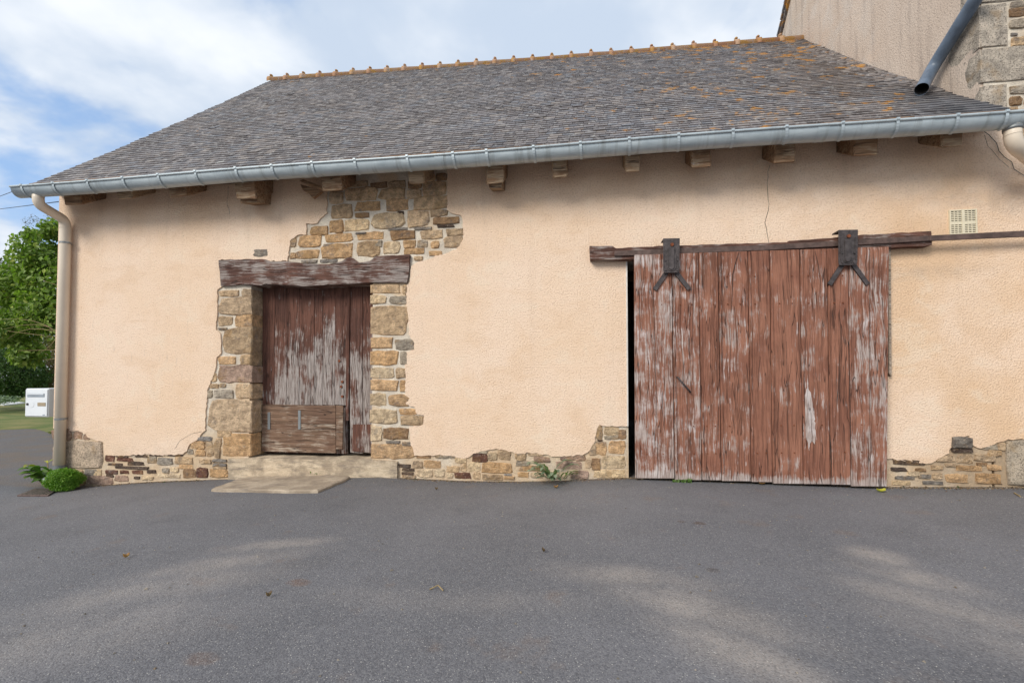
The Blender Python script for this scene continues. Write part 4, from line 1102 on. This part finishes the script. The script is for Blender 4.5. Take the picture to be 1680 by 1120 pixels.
# second downpipe at the right edge of the picture
q0, q1 = at(1661, 205, -.42), at(1752, 285, -.20)
pipe2 = MB().tube(smooth_path([(q0.x, -.42, 3.50), (q0.x, -.42, at(1661, 236, -.42).z), (q1.x, -.10, q1.z), (q1.x, -.10, ground_z(4) - .1)], .12, 8), .062, 20).obj('downpipe', 'pvc_cream', barn, True, label='short cream pipe elbow at the right end of the gutter')
MB().tube([(q0.x, -.42, 3.465), (q0.x, -.42, 3.43)], .068, 20).obj('pipe_collar', 'galvanised', pipe2, True)
z = at(1661, 222, -.42).z; MB().tube([(q0.x, -.42, z), (q0.x, -.42, z - .004)], .0645, 20).obj('pipe_collar', 'pvc_cream', pipe2, True)

# ================================================================== TALLER HOUSE AT THE RIGHT
ra_, rb_ = atx(1297, 0, XG), atx(1283, 57, XG)
sl_ = (ra_.z - rb_.z) / (rb_.y - ra_.y)
HE = 5.9                                     # front eave height
yr = (ra_.z + sl_ * ra_.y - HE) / (1 + sl_); zr = HE + yr
yb_ = yr + (zr - HE) / sl_
house = thing('house', 'taller house with buff rendered gable and granite corner stones behind the barn end', 'house', (XG + 2.5, yr, ground_z(4)))
def yz_prism(poly, x0, x1, m, name, parent, bevel=0):
    mb = MB().prism(poly, 0, 1)            # (Y,Z) outline
    me_v = [((x0 if v[1] == 0 else x1), v[0], v[2]) for v in mb.v]
    mb.v = me_v; mb.f = [f[::-1] for f in mb.f]
    return mb.obj(name, m, parent, bevel=bevel)
hw = yz_prism([(MY0 + .001, ZB), (MY0 + .001, HE), (yr, zr), (yb_, HE), (yb_, ZB)], XG + .025, XG + 5.2, 'mortar', 'masonry', house)
yz_prism([(MY0 + .012, 3.0), (MY0 + .012, HE), (yr, zr - .02), (yb_, HE), (yb_, ZB), (1.5, ZB), (1.5, 3.0)], XG, XG + .0245, 'gable_coat', 'gable_coat', house)
# roof slopes and the slate verge seen against the sky
def slope(y0, z0, y1, z1, name):
    d = Vector((0, y1 - y0, z1 - z0)).normalized(); nrm = Vector((0, -d.z, d.y)); nrm = nrm if nrm.z > 0 else -nrm
    m = MB(); a = Vector((0, y0, z0)) - d * .25; b = Vector((0, y1, z1))
    c = [a, b, b + nrm * .09, a + nrm * .09]
    m.hexa([(XG - .04, c[0].y, c[0].z), (XG + 5.3, c[0].y, c[0].z), (XG + 5.3, c[1].y, c[1].z), (XG - .04, c[1].y, c[1].z),
            (XG - .04, c[3].y, c[3].z), (XG + 5.3, c[3].y, c[3].z), (XG + 5.3, c[2].y, c[2].z), (XG - .04, c[2].y, c[2].z)], (.4, .3, .2))
    return m.obj(name, 'slate', house), d, nrm
s1, d_, n_ = slope(MY0 - .1, HE - .05, yr, zr + .02, 'roof_slope'); s2, d2, n2 = slope(yb_, HE, yr, zr + .018, 'roof_slope')
L2 = (zr - HE) / d2.z; vr = random.Random(8)
k = 0; s = -.2
while s < L2:
    base = Vector((XG, yb_, HE)) + d2 * s + n2 * (.094 + .004)
    x0 = XG - .05 - vr.uniform(0, .03); w = .22
    a = base; b = base + d2 * .24 - n2 * .012
    m = MB(); P = [Vector((x0, a.y, a.z)), Vector((x0 + w, a.y, a.z)), Vector((x0 + w, b.y, b.z)), Vector((x0, b.y, b.z))]
    m.hexa([tuple(p - n2 * .035) for p in P] + [tuple(p + n2 * .004) for p in P], (vr.random(), vr.random(), vr.random())).obj('verge_slate', 'slate', s2)
    s += .13
# granite corner stones (each wraps the corner) and smaller rubble of the front
GR = (.52, .46, .39)
def quoin(front_px, side_px, Ys=.012):
    """front rectangle (x0,y0,x1,y1) on the front plane; side_px = how far the stone runs back on the gable, as picture x"""
    x0, y0, x1, y1 = front_px
    b = at(x1, (y0 + y1) / 2, 0).x; zt = at(1611, y0, 0).z; zb = at(1611, y1, 0).z
    yb = atx(side_px, (y0 + y1) / 2 + 20, XG).y if side_px else .12
    r = srand; j = lambda s=.006: r.uniform(-s, s); xa = XG - .007
    rr = random.Random(int(x1 + y0)); tv = rr.uniform(.92, 1.12); t = tuple(c * tv for c in GR)
    y0_ = -.004
    zs = [zb, zb + (zt - zb) * .33, zb + (zt - zb) * .66, zt]
    ptx = np.linspace(xa, b, 4); m = MB()
    grid = lambda fn, n1, n2: ([fn(i, k) for k in range(n2) for i in range(n1)], [(k * n1 + i, k * n1 + i + 1, (k + 1) * n1 + i + 1, (k + 1) * n1 + i) for k in range(n2 - 1) for i in range(n1 - 1)])
    corner = [j(.006) for _ in zs]
    vs, fs = grid(lambda i, k: (ptx[i] + (corner[k] if i == 0 else j()), (y0_ + .006 if i == 0 else y0_ + j(.004)) + (.012 if k in (0, 3) or i == 3 else 0), zs[k] + j()), 4, 4); m.add(vs, fs, t)
    pty = np.linspace(y0_ + .006, yb, 4)
    vs2, fs2 = grid(lambda i, k: (vs[k * 4][0] if i == 0 else xa + j(.004) + (.01 if k in (0, 3) or i == 3 else 0), vs[k * 4][1] if i == 0 else pty[i] + j(), vs[k * 4][2] if i == 0 else zs[k] + j()), 4, 4); m.add(vs2, [f[::-1] for f in fs2], t)
    # closing sides back into the wall
    m.hexa([(xa + .012, MY0 - .012, zb + .004), (b - .006, MY0 - .012, zb + .004), (b - .006, .1, zb + .004), (xa + .012, yb - .01, zb + .004),
            (xa + .012, MY0 - .012, zt - .004), (b - .006, MY0 - .012, zt - .004), (b - .006, .1, zt - .004), (xa + .012, yb - .01, zt - .004)], t)
    m.obj('corner_stone', 'granite', hw)
quoin((1612, 9, 1654, 77), 1553); quoin((1612, 81, 1700, 135), 1582); quoin((1604, 141, 1653, 186), 0)
quoin((1612, -75, 1700, 4), 1570); quoin((1612, -150, 1660, -80), 1560)
for (x0, y0, x1, y1, c) in A4([(1592, 45, 1700, 106, 'b'), (1595, 122, 1700, 178, 'g'), (1605, 215, 1640, 228, 's'), (1605, 240, 1700, 298, 't'), (1592, 562, 1700, 610, 'g'), (1598, 632, 1672, 685, 'b'), (1640, 728, 1720, 755, 'b'), (1600, 700, 1640, 722, 't'), (1600, 5, 1700, 38, 'g')], 1260, 0):
    stone(x0, y0, x1, y1, c, parent=hw, front=.004)
for (x0, y0, x1, y1, c) in [(1668, 209, 1705, 232, 't'), (1684, 150, 1720, 178, 'b'), (1690, 40, 1730, 75, 't'), (1695, 85, 1740, 130, 'o'), (1710, 10, 1750, 34, 'b'), (1712, 205, 1750, 235, 't'), (1685, 10, 1706, 30, 't'), (1732, 140, 1775, 175, 'o')]:
    stone(x0, y0, x1, y1, c, parent=hw, front=.004)
# slate-blue pipe down the gable, discharging on the barn roof
XP = XG - .09
pp = [atx(x, y, XP) for x, y in [(1625, -40), (1601, 0), (1534, 108), (1513, 148)]]
top = Vector((XP, pp[0].y - .1, pp[0].z + .2))
far = pp[2]
endp = atx(1512, 146, XG - .34)
rz = roof_pt(.97, (endp.y - EAVE_Y) / (RIDGE_Y - EAVE_Y)).z
endp.z = max(endp.z, rz + .085)
pathp = smooth_path([pp[0], atx(1530, 112, XP), endp], .16)
dp = MB().tube(pathp, .062, 20, caps=False).obj('drain_pipe', 'pipe_slate_blue', house, True)
vin = MB().tube(pathp[-8:], .054, 16, caps=False); vin.f = [f[::-1] for f in vin.f]; vin.obj('pipe_mouth', 'dark_void', dp)
pm = (pathp[-3] if isinstance(pathp[-3], Vector) else Vector(pathp[-3]))
MB().tube([pathp[-1], Vector(pathp[-1]) + (Vector(pathp[-1]) - Vector(pathp[-2])).normalized() * .012], .066, 20, caps=False).obj('pipe_rim', 'pipe_slate_blue', dp, True)


# ================================================================== PLANTS
def leaves(name, blobs, N, size, m, parent=None, aspect=.5, shell=.35, droop=.25, seed=1, fold=.25, kind=None, spread=None, up_bias=.35):
    """folded leaf faces scattered through ellipsoid lumps; blobs: (centre, radii, weight)"""
    R = np.random.default_rng(seed)
    w = np.array([b[2] for b in blobs], float); w /= w.sum()
    pick = R.choice(len(blobs), N, p=w)
    cen = np.array([tuple(b[0]) for b in blobs])[pick]; rad = np.array([tuple(b[1]) for b in blobs])[pick]
    d = R.normal(size=(N, 3)); d /= np.linalg.norm(d, axis=1, keepdims=True)
    r = 1 - np.abs(R.normal(0, shell, N)); r = np.clip(r, .05, 1.12)
    # uneven outline: clumps pushed in and out
    ph = R.uniform(0, 6.28, (6, 3)); fr = R.uniform(2.0, 5.5, (6, 3))
    lump = sum(np.sin(d @ (fr[k] * np.sign(np.sin(ph[k]))) * 1.0 + ph[k, 0]) for k in range(6)) / 6
    r = r * (1 + .30 * lump)
    c = cen + d * rad * r[:, None]
    n = d * .55 + R.normal(0, .55, (N, 3)) + np.array([0, 0, up_bias]); n /= np.linalg.norm(n, axis=1, keepdims=True)
    a = np.cross(n, R.normal(size=(N, 3))); a[:, 2] -= droop; a -= n * (a * n).sum(1, keepdims=True); a /= np.linalg.norm(a, axis=1, keepdims=True)
    b = np.cross(n, a)
    s = size * R.uniform(.55, 1.25, N)[:, None]
    base = c - a * s * .5; tip = c + a * s * .5 - np.array([0, 0, 1]) * s * .12
    l = c - a * s * .08 + b * s * aspect * .5 + n * s * fold * .4; rr = c - a * s * .08 - b * s * aspect * .5 + n * s * fold * .4
    V = np.stack([base, rr, tip, base, tip, l], 1).reshape(-1, 3)
    clump = .5 + .35 * np.sin(c @ np.array([2.3, 1.7, 2.9]) * 1.6 + ph[0, 0]) * np.cos(c @ np.array([-1.9, 2.2, 1.3]) * 2.1)
    t = np.clip(np.stack([clump + R.normal(0, .22, N), R.uniform(0, 1, N), R.uniform(0, 1, N)], 1), 0, 1)
    kw = {'kind': kind} if kind else {}
    return raw_mesh(name, V, 3, np.repeat(t, 6, 0), m, parent, **kw)
def branches(name, root, targets, m, parent, r=.05, seed=1):
    q = random.Random(seed); mb = MB(); root = Vector(root)
    for t in targets:
        t = Vector(t); mid = root.lerp(t, .5) + Vector((q.uniform(-.2, .2), q.uniform(-.2, .2), q.uniform(-.05, .35)))
        path = [root.lerp(mid, k / 4).lerp(mid.lerp(t, k / 4), k / 4) for k in range(5)]
        mb.tube(path, r, 6, r1=r * .25)
    return mb.obj(name, m, parent, True)
def bl(px, py, Y, rx, ry, w=1.0, depth=None):
    c = at(px, py, Y); s = (Y + CAM_D) / F_PX
    return (c, (rx * s, depth or max(rx, ry) * s * .9, ry * s), w)
zg = ZL
# big broad-leaved shrub leaning out from behind the barn corner
Y = 5.2
t1 = thing('lilac_tree', 'tall broad-leaved green tree with purple seed heads at the left barn corner', 'tree', (-8.6, Y, zg))
tr_root = (-8.25, Y + .3, zg)
MB().tube([tr_root, (-8.35, Y + .2, zg + .9), (-8.5, Y, zg + 2.0)], .09, 8, r1=.06).obj('trunk', 'bark', t1, True)
branches('branch', (-8.5, Y, zg + 1.9), [at(20, 520, Y - .5), at(-10, 540, Y - .7), at(60, 400, Y), at(80, 540, Y - .6), at(30, 575, Y - .6), at(95, 420, Y), at(40, 450, Y - .5), at(70, 590, Y - .4)], 'twig_dry', t1, .014, 3)
branches('branch', at(95, 545, Y - .9), [at(0, 524, Y - 1.1), at(5, 540, Y - 1.2), at(12, 556, Y - 1.1), at(60, 582, Y - 1.1)], 'twig_dry', t1, .009, 5)
crown = leaves('crown', [bl(62, 425, Y, 44, 50, 1.3), bl(20, 470, Y, 48, 45, 1.2), bl(70, 510, Y - .2, 40, 50, 1.2), bl(15, 540, Y - .3, 50, 38, 1.1), bl(-40, 500, Y, 50, 70, 1.0), bl(100, 460, Y + .3, 40, 80, 1.0), bl(45, 580, Y - .2, 30, 28, .5), bl(84, 378, Y, 22, 22, .35), bl(48, 385, Y, 14, 14, .12), bl(130, 500, Y + .2, 45, 90, 1.0)],
       13000, .135, 'leaf_broad', t1, .62, .34, .45, 3)
leaves('seed_head', [bl(42 + i * 12, 366 - (i % 2) * 6, Y + .1, 3.0, 12, 1) for i in range(5)], 420, .035, 'leaf_lilac', t1, .6, .5, 0, 5)
# dark hedge behind
Y = 10.5
t2 = thing('dark_shrub', 'dense dark green shrub behind the lawn, left of the letter box', 'shrub', (-12.6, Y, zg))
MB().tube([(-12.6, Y, zg), (-12.5, Y, zg + 1.2)], .1, 7).obj('trunk', 'bark', t2, True)
leaves('crown', [bl(15, 600, Y, 48, 52, 1.4), bl(-30, 590, Y, 50, 65, 1.2), bl(50, 620, Y + .3, 26, 38, .8), bl(0, 640, Y, 50, 22, .9), bl(-80, 600, Y, 60, 60, 1)], 20000, .11, 'leaf_dark', t2, .5, .3, .3, 8)
Y = 12.5
t3 = thing('brown_bush', 'brownish twiggy bush above the letter box, beside the barn corner', 'bush', (-12.2, Y, zg))
branches('twig', at(78, 655, Y), [at(60, 600, Y - .2), at(75, 590, Y), at(95, 600, Y), at(85, 580, Y), at(55, 620, Y), at(100, 620, Y), at(70, 610, Y - .3), at(66, 630, Y - .3)], 'bark', t3, .02, 9)
leaves('foliage', [bl(75, 628, Y, 28, 30, 1), bl(95, 600, Y, 35, 45, 1.2), bl(120, 610, Y, 35, 50, 1)], 6500, .10, 'leaf_brown', t3, .4, .45, .3, 10)
Y = 14.5
t4 = thing('pale_tree', 'yellowish green tree showing behind the others at the left edge', 'tree', (-17.0, Y, zg))
MB().tube([(-17.0, Y, zg), (-16.9, Y, zg + 3)], .16, 8).obj('trunk', 'bark', t4, True)
leaves('crown', [bl(5, 480, Y, 60, 66, 1.5), bl(-50, 450, Y, 70, 60, 1.2), bl(60, 530, Y, 60, 70, 1.2), bl(-20, 560, Y, 80, 70, 1), bl(100, 590, Y, 50, 70, 1), bl(140, 560, Y, 60, 80, 1)], 16000, .19, 'leaf_far', t4, .5, .3, .3, 12)
t5 = leaves('ground_ivy', [bl(5, 655, 9.4, 26, 9, 1, .5), bl(-30, 655, 9.4, 30, 10, 1, .5)], 1500, .07, 'leaf_thistle', None, .7, .5, .1, 13)
tag(t5, 'low grey-green ground plants at the foot of the dark shrub', 'ground plants'); t5['kind'] = 'stuff'
far = leaves('far_wood', [((-60 + i * 16, 110 + (i % 3) * 8, 2 + (i % 2)), (14, 8, 7 + (i * 7 % 4)), 1) for i in range(14)], 12000, .9, 'leaf_dark', None, .6, .3, .2, 14, kind='stuff')

# clipped round shrub at the foot of the downpipe
p = on_ground(112, 803)
t6 = thing('box_shrub', 'small dense bright green round shrub beside the foot of the downpipe', 'shrub', (p.x, -.22, ground_z(p.x)))
c = Vector((p.x, -.21, ground_z(p.x) + .135))
leaves('foliage', [(c, (.20, .17, .135), 2.6), (c + Vector((-.04, -.02, .025)), (.15, .15, .125), 1), (c + Vector((.05, -.02, .01)), (.15, .14, .12), 1)], 9500, .024, 'leaf_box', t6, .5, .16, -.3, 15, up_bias=.8)
MB().tube([(p.x, -.2, ground_z(p.x) - .02), (p.x, -.2, ground_z(p.x) + .12)], .02, 6).obj('stem', 'bark', t6, True)

def leaf_fan(name, root, specs, m, parent, seed=1, lobed=False):
    """long curved leaf blades from a root: specs (azimuth, length, width, rise)"""
    q = random.Random(seed); mb = MB(); root = Vector(root)
    for (az, L, W, rise) in specs:
        d = Vector((math.cos(az), math.sin(az), 0)); s = Vector((-d.y, d.x, 0)); n = 9; t = (q.random(), q.random(), q.random()); vs = []
        for i in range(n):
            u = i / (n - 1); h = rise * math.sin(u * 2.0) * L - .06 * u * u * L
            w = W * math.sin(math.pi * min(1, u * .93 + .07)) ** .7 * (.55 + .45 * u if u < .5 else 1.0)
            if lobed: w *= (1.0 if i % 2 else .42)
            c = root + d * (L * u) + Vector((0, 0, h + .012))
            vs += [tuple(c + s * w + Vector((0, 0, w * .35))), tuple(c), tuple(c - s * w + Vector((0, 0, w * .35)))]
        fs = []
        for i in range(n - 1): fs += [(i * 3, i * 3 + 1, i * 3 + 4, i * 3 + 3), (i * 3 + 1, i * 3 + 2, i * 3 + 5, i * 3 + 4)]
        mb.add(vs, fs, t)
    return mb.obj(name, m, parent, True)
q = random.Random(31)
p = on_ground(72, 797)
t7 = thing('broadleaf_weed', 'broad-leaved green weed growing left of the downpipe foot', 'weed', (p.x, p.y, p.z))
for i in range(24):
    az = q.uniform(2.0, 5.4) if i < 13 else q.uniform(0, 6.28)
    leaf_fan('leaf', p + Vector((q.uniform(-.07, .05), q.uniform(-.02, .06), q.uniform(0, .15))), [(az, q.uniform(.15, .28), q.uniform(.04, .068), q.uniform(.35, 1.0))], 'leaf_weed', t7, i)
MB().tube([p, p + Vector((.02, .03, .18)), p + Vector((-.02, .05, .3))], .006, 5).obj('stem', 'twig_dry', t7)
leaf_fan('leaf', p + Vector((-.02, .05, .28)), [(2.8, .09, .02, .3), (.6, .08, .02, .6)], 'leaf_yellow', t7, 77)
p = on_ground(903, 792)
t8 = thing('thistle_weed', 'grey-green lobed thistle growing from the wall foot left of the sliding door', 'weed', (p.x, p.y, p.z))
for i in range(22):
    az = q.uniform(2.9, 6.5); L = q.uniform(.17, .32)
    leaf_fan('leaf', p + Vector((q.uniform(-.03, .06), -.0, q.uniform(.0, .07))), [(az, L, q.uniform(.028, .045), q.uniform(.1, .8))], 'leaf_thistle', t8, 100 + i, True)
for i in range(5):
    leaf_fan('leaf', p + Vector((.12 + q.uniform(-.03, .06), .02, q.uniform(.0, .04))), [(q.uniform(-1.2, .3), q.uniform(.10, .17), .022, q.uniform(.3, .9))], 'leaf_weed', t8, 130 + i, True)
def tuft(name, px, py, n, h, lab, spread=.05, dz=0.0, Y=None, m='leaf_weed'):
    p = on_ground(px, py, dz) if Y is None else at(px, py, Y)
    m_ = MB()
    for i in range(n):
        az = q.uniform(0, 6.28); b = p + Vector((q.uniform(-spread, spread), q.uniform(-.012, .012), 0)); L = h * q.uniform(.5, 1.2)
        tip = b + Vector((math.cos(az) * L * .8, math.sin(az) * L * .5, L * q.uniform(.3, .9))); mid = b.lerp(tip, .55) + Vector((0, 0, L * .2)); w = Vector((-math.sin(az), math.cos(az), 0)) * .007
        m_.add([tuple(b - w), tuple(b + w), tuple(mid + w), tuple(mid - w), tuple(tip)], [(0, 1, 2, 3), (3, 2, 4)], (q.random(), q.random() * .8, 0))
    return tag(m_.obj(name, m), lab, 'weed')
tuft('grass_tuft', 519, 779, 34, .06, 'little grass tuft on the slab against the door sill', .07, .035)
tuft('small_weed', 1119, 791, 40, .05, 'low green weed under the bottom of the sliding door', .09)
tuft('grass_tuft', 905, 770, 0 + 10, .06, 'thin grass blades behind the thistle at the wall foot', .05, .02)
# fallen leaves
def fallen(px, py, size, m, lab, ang, seed):
    p = on_ground(px, py, .006); qq = random.Random(seed); vs = []; n = 9
    d = Vector((math.cos(ang), math.sin(ang), 0)); s = Vector((-d.y, d.x, 0))
    for i in range(n):
        u = i / (n - 1); w = size * .36 * math.sin(math.pi * (u * .94 + .03)) ** .8
        c = p + d * (size * (u - .5)) + Vector((0, 0, .014 * (u - .5) ** 2 * 4 + qq.uniform(0, .003)))
        vs += [tuple(c + s * w + Vector((0, 0, .014 + qq.uniform(0, .006)))), tuple(c), tuple(c - s * w + Vector((0, 0, .008 + qq.uniform(0, .008))))]
    fs = []
    for i in range(n - 1): fs += [(i * 3, i * 3 + 1, i * 3 + 4, i * 3 + 3), (i * 3 + 1, i * 3 + 2, i * 3 + 5, i * 3 + 4)]
    return tag(MB().add(vs, fs, (qq.random(), qq.random(), 0)).obj('fallen_leaf', m, None, True), lab, 'leaf', 'leaves fallen on the asphalt')
fallen(1446, 806, .085, 'leaf_yellow', 'yellow-green leaf on the asphalt below the sliding door corner', .1, 1)
fallen(1250, 794, .07, 'leaf_fallen', 'orange-brown dry leaf under the middle of the sliding door', .4, 2)
fallen(207, 914, .035, 'leaf_fallen', 'brown dry leaf alone on the asphalt at the left', 1.1, 3)
fallen(892, 905, .03, 'leaf_brown', 'dark brown leaf on open asphalt straight out from the thistle', 2.3, 4)
fallen(716, 803, .03, 'leaf_brown', 'dark leaf near the wall foot right of the small door', .3, 5)
fallen(912, 800, .045, 'leaf_fallen', 'reddish leaf lying just in front of the thistle', .2, 6)
fallen(441, 978, .028, 'leaf_brown', 'small dark leaf on asphalt below the left pale streak', .8, 7)
p, p2 = on_ground(705, 966, .006), on_ground(727, 968, .006)
tag(MB().tube([p, p.lerp(p2, .5) + Vector((0, .03, .012)), p2], .004, 5).obj('dry_twig', 'twig_dry'), 'thin pale twig lying on the open asphalt, centre foreground', 'twig')
p, p2 = on_ground(1664, 808, .006), on_ground(1674, 814, .006)
tag(MB().tube([p, p2], .006, 5).obj('dry_twig', 'twig_dry'), 'short pale twig by the wall at the far right', 'twig')
# loose grit and dry bits: uncountable
def grit():
    N = 900; R = np.random.default_rng(3); V = []; T = []
    gx = R.uniform(-7, 4.8, N); gy = -R.uniform(0, 1, N) ** 2.2 * 3.6 - .03
    for x, y in zip(gx, gy):
        s = R.uniform(.003, .009) * (1.0 if R.random() < .95 else 1.7); z = ground_z(x); a = R.uniform(0, 6.28)
        pts = [(x + s * math.cos(a + k * 2.1), y + s * math.sin(a + k * 2.1), z + .001) for k in range(3)]; top = (x + R.uniform(-.3, .3) * s, y, z + s * .9)
        for k in range(3): V += [pts[k], pts[(k + 1) % 3], top]
        t = R.uniform(.55, 1.2); c = (.34 * t, .30 * t, .25 * t); T += [c] * 9
    raw_mesh('grit', np.array(V), 3, np.array(T), 'granite', kind='stuff')
grit()

# crumbs of earth, grit and dead leaf gathered along the wall foot: uncountable
def wall_dirt():
    R = np.random.default_rng(6); V = []; T = []
    N = 5200; gx = R.uniform(XL, 4.9, N)
    dens = .5 + .5 * np.sin(gx * 1.7) * np.sin(gx * .63 + 1) + (gx > 3.0) * .5
    keep = R.uniform(0, 1.2, N) < dens + .25; gx = gx[keep]
    gy = -np.abs(R.normal(0, .035, len(gx))) - .004
    for x, y in zip(gx, gy):
        if at(341, 790).x < x < at(656, 790).x: continue
        s = R.uniform(.003, .011) * (1 if R.random() < .93 else 1.8); z = ground_z(x); a = R.uniform(0, 6.28)
        pts = [(x + s * math.cos(a + k * 2.1) * R.uniform(.7, 1.3), y + s * math.sin(a + k * 2.1), z + .0005) for k in range(3)]; top = (x + R.uniform(-.4, .4) * s, y + .3 * s, z + s * R.uniform(.4, 1.0))
        for k in range(3): V += [pts[k], pts[(k + 1) % 3], top]
        u = R.random(); c = np.array((.20, .135, .08)) * R.uniform(.5, 1.2) if u < .6 else np.array((.40, .31, .21)) * R.uniform(.6, 1.2) if u < .9 else np.array((.07, .09, .03)); T += [tuple(c)] * 9
    raw_mesh('wall_foot_dirt', np.array(V), 3, np.array(T), 'rubble_stone', kind='stuff')
wall_dirt()
# drain grate at the pipe foot
p = on_ground(60, 807)
gr = thing('drain_grate', 'dark iron drain grate in the asphalt under the downpipe shoe', 'drain grate', (p.x, p.y, p.z))
P = [on_ground(x, y, .004) for x, y in [(30, 813), (58, 802), (98, 802), (80, 813)]]
MB().add([tuple(v) for v in P], [(0, 3, 2, 1)]).obj('drain_pit', 'dark_void', gr)
for i in range(9):
    t = (i + .5) / 9; a = P[0].lerp(P[3], t); b = P[1].lerp(P[2], t)
    MB().tube([a + Vector((0, 0, .008)), b + Vector((0, 0, .008))], .009, 5).obj('grate_bar', 'grate_iron', gr)
MB().tube([P[0], P[1]], .014, 6).tube([P[0], P[3]], .012, 6).obj('grate_frame', 'rail_iron', gr)

# letter box on the barn's left side
MY_ = .35
a, b = at(43, 637, MY_), at(79, 684, MY_)
x0, x1, z1, z0 = a.x, b.x, a.z, b.z
mbx = thing('mailbox', 'white metal letter box beside the left barn corner, above the lawn', 'letter box', ((x0 + x1) / 2, MY_, z0))
MB().box((x0, MY_, z0), (x1, MY_ + .40, z1)).obj('box_body', 'mailbox_white', mbx, bevel=.006)
MB().box((x0 + .008, MY_ - .012, z0 + .012), (x1 - .008, MY_ - .001, z1 - .012)).obj('box_door', 'mailbox_white', mbx, bevel=.004)
fx = lambda u: x0 + (x1 - x0) * u
fz = lambda v: z1 - (z1 - z0) * v
MB().box((fx(.11), MY_ - .017, fz(.30)), (fx(.86), MY_ - .0125, fz(.17))).obj('letter_slot', 'mailbox_grey', mbx, bevel=.002)
MB().box((fx(.13), MY_ - .0225, fz(.215)), (fx(.84), MY_ - .0175, fz(.185))).obj('slot_flap', 'mailbox_white', mbx)
MB().box((fx(.57), MY_ - .016, fz(.615)), (fx(.92), MY_ - .0125, fz(.49))).obj('name_plate', 'name_plate', mbx)
cx_, cz_ = fx(.13), fz(.55)
MB().tube([(cx_, MY_ - .012, cz_), (cx_, MY_ - .022, cz_)], .017, 14).obj('lock', 'old_iron', mbx, True)
MB().tube([(fx(.30), MY_ - .012, fz(.56)), (fx(.30), MY_ - .0150, fz(.56))], .045, 18).obj('round_sticker', 'mailbox_white', mbx)
MB().box((fx(.80), MY_ - .0145, fz(.94)), (fx(.90), MY_ - .0125, fz(.905))).obj('maker_plate', 'mailbox_grey', mbx)
MB().box((x1 + .001, MY_ + .1, z0 + .08), (XL + .06, MY_ + .3, z0 + .14)).obj('wall_bracket', 'galvanised', mbx)
# pale board lying in the grass
p = on_ground(2, 664); pb = MB()
P = [on_ground(x, y, .03) for x, y in [(-4, 664), (8, 660.5), (26, 659.5), (41, 661.5), (22, 664), (6, 665.5)]]
pb.add([tuple(v) for v in P] + [tuple(v + Vector((0, 0, .05))) for v in P], [(6, 7, 8, 9, 10, 11)] + [(i, (i + 1) % 6, (i + 1) % 6 + 6, i + 6) for i in range(6)])
tag(pb.obj('board', 'pale_board'), 'pale board lying in the grass left of the letter box', 'board')
# overhead cables at the left and the thin cable on the right-hand wall
def cable(name, pts, r, lab):
    P = [Vector(p) for p in pts]; out = []
    for a, b in zip(P, P[1:]):
        for i in range(8): out.append(a.lerp(b, i / 8))
    out.append(P[-1]); return tag(MB().tube(out, r, 6).obj(name, 'cable_black', None, True), lab, 'cable')
cable('overhead_cable', [at(-260, 362, 9), at(0, 343, 4), at(96, 331, .25)], .006, 'lower thin black cable running from the left to the barn corner')
cable('overhead_cable', [at(-260, 368, 9), at(0, 322, 3), at(24, 313, 1.2), at(60, 309, .4)], .006, 'upper thin black cable meeting the left end of the gutter')
cable('wall_cable', [at(x, y, -.012) for x, y in [(1612, 214), (1622, 221), (1635, 235), (1639, 248), (1648, 258), (1660, 266), (1664, 278), (1680, 288), (1720, 300)]], .0028, 'thin dark cable trailing down the wall beside the right-hand downpipe')
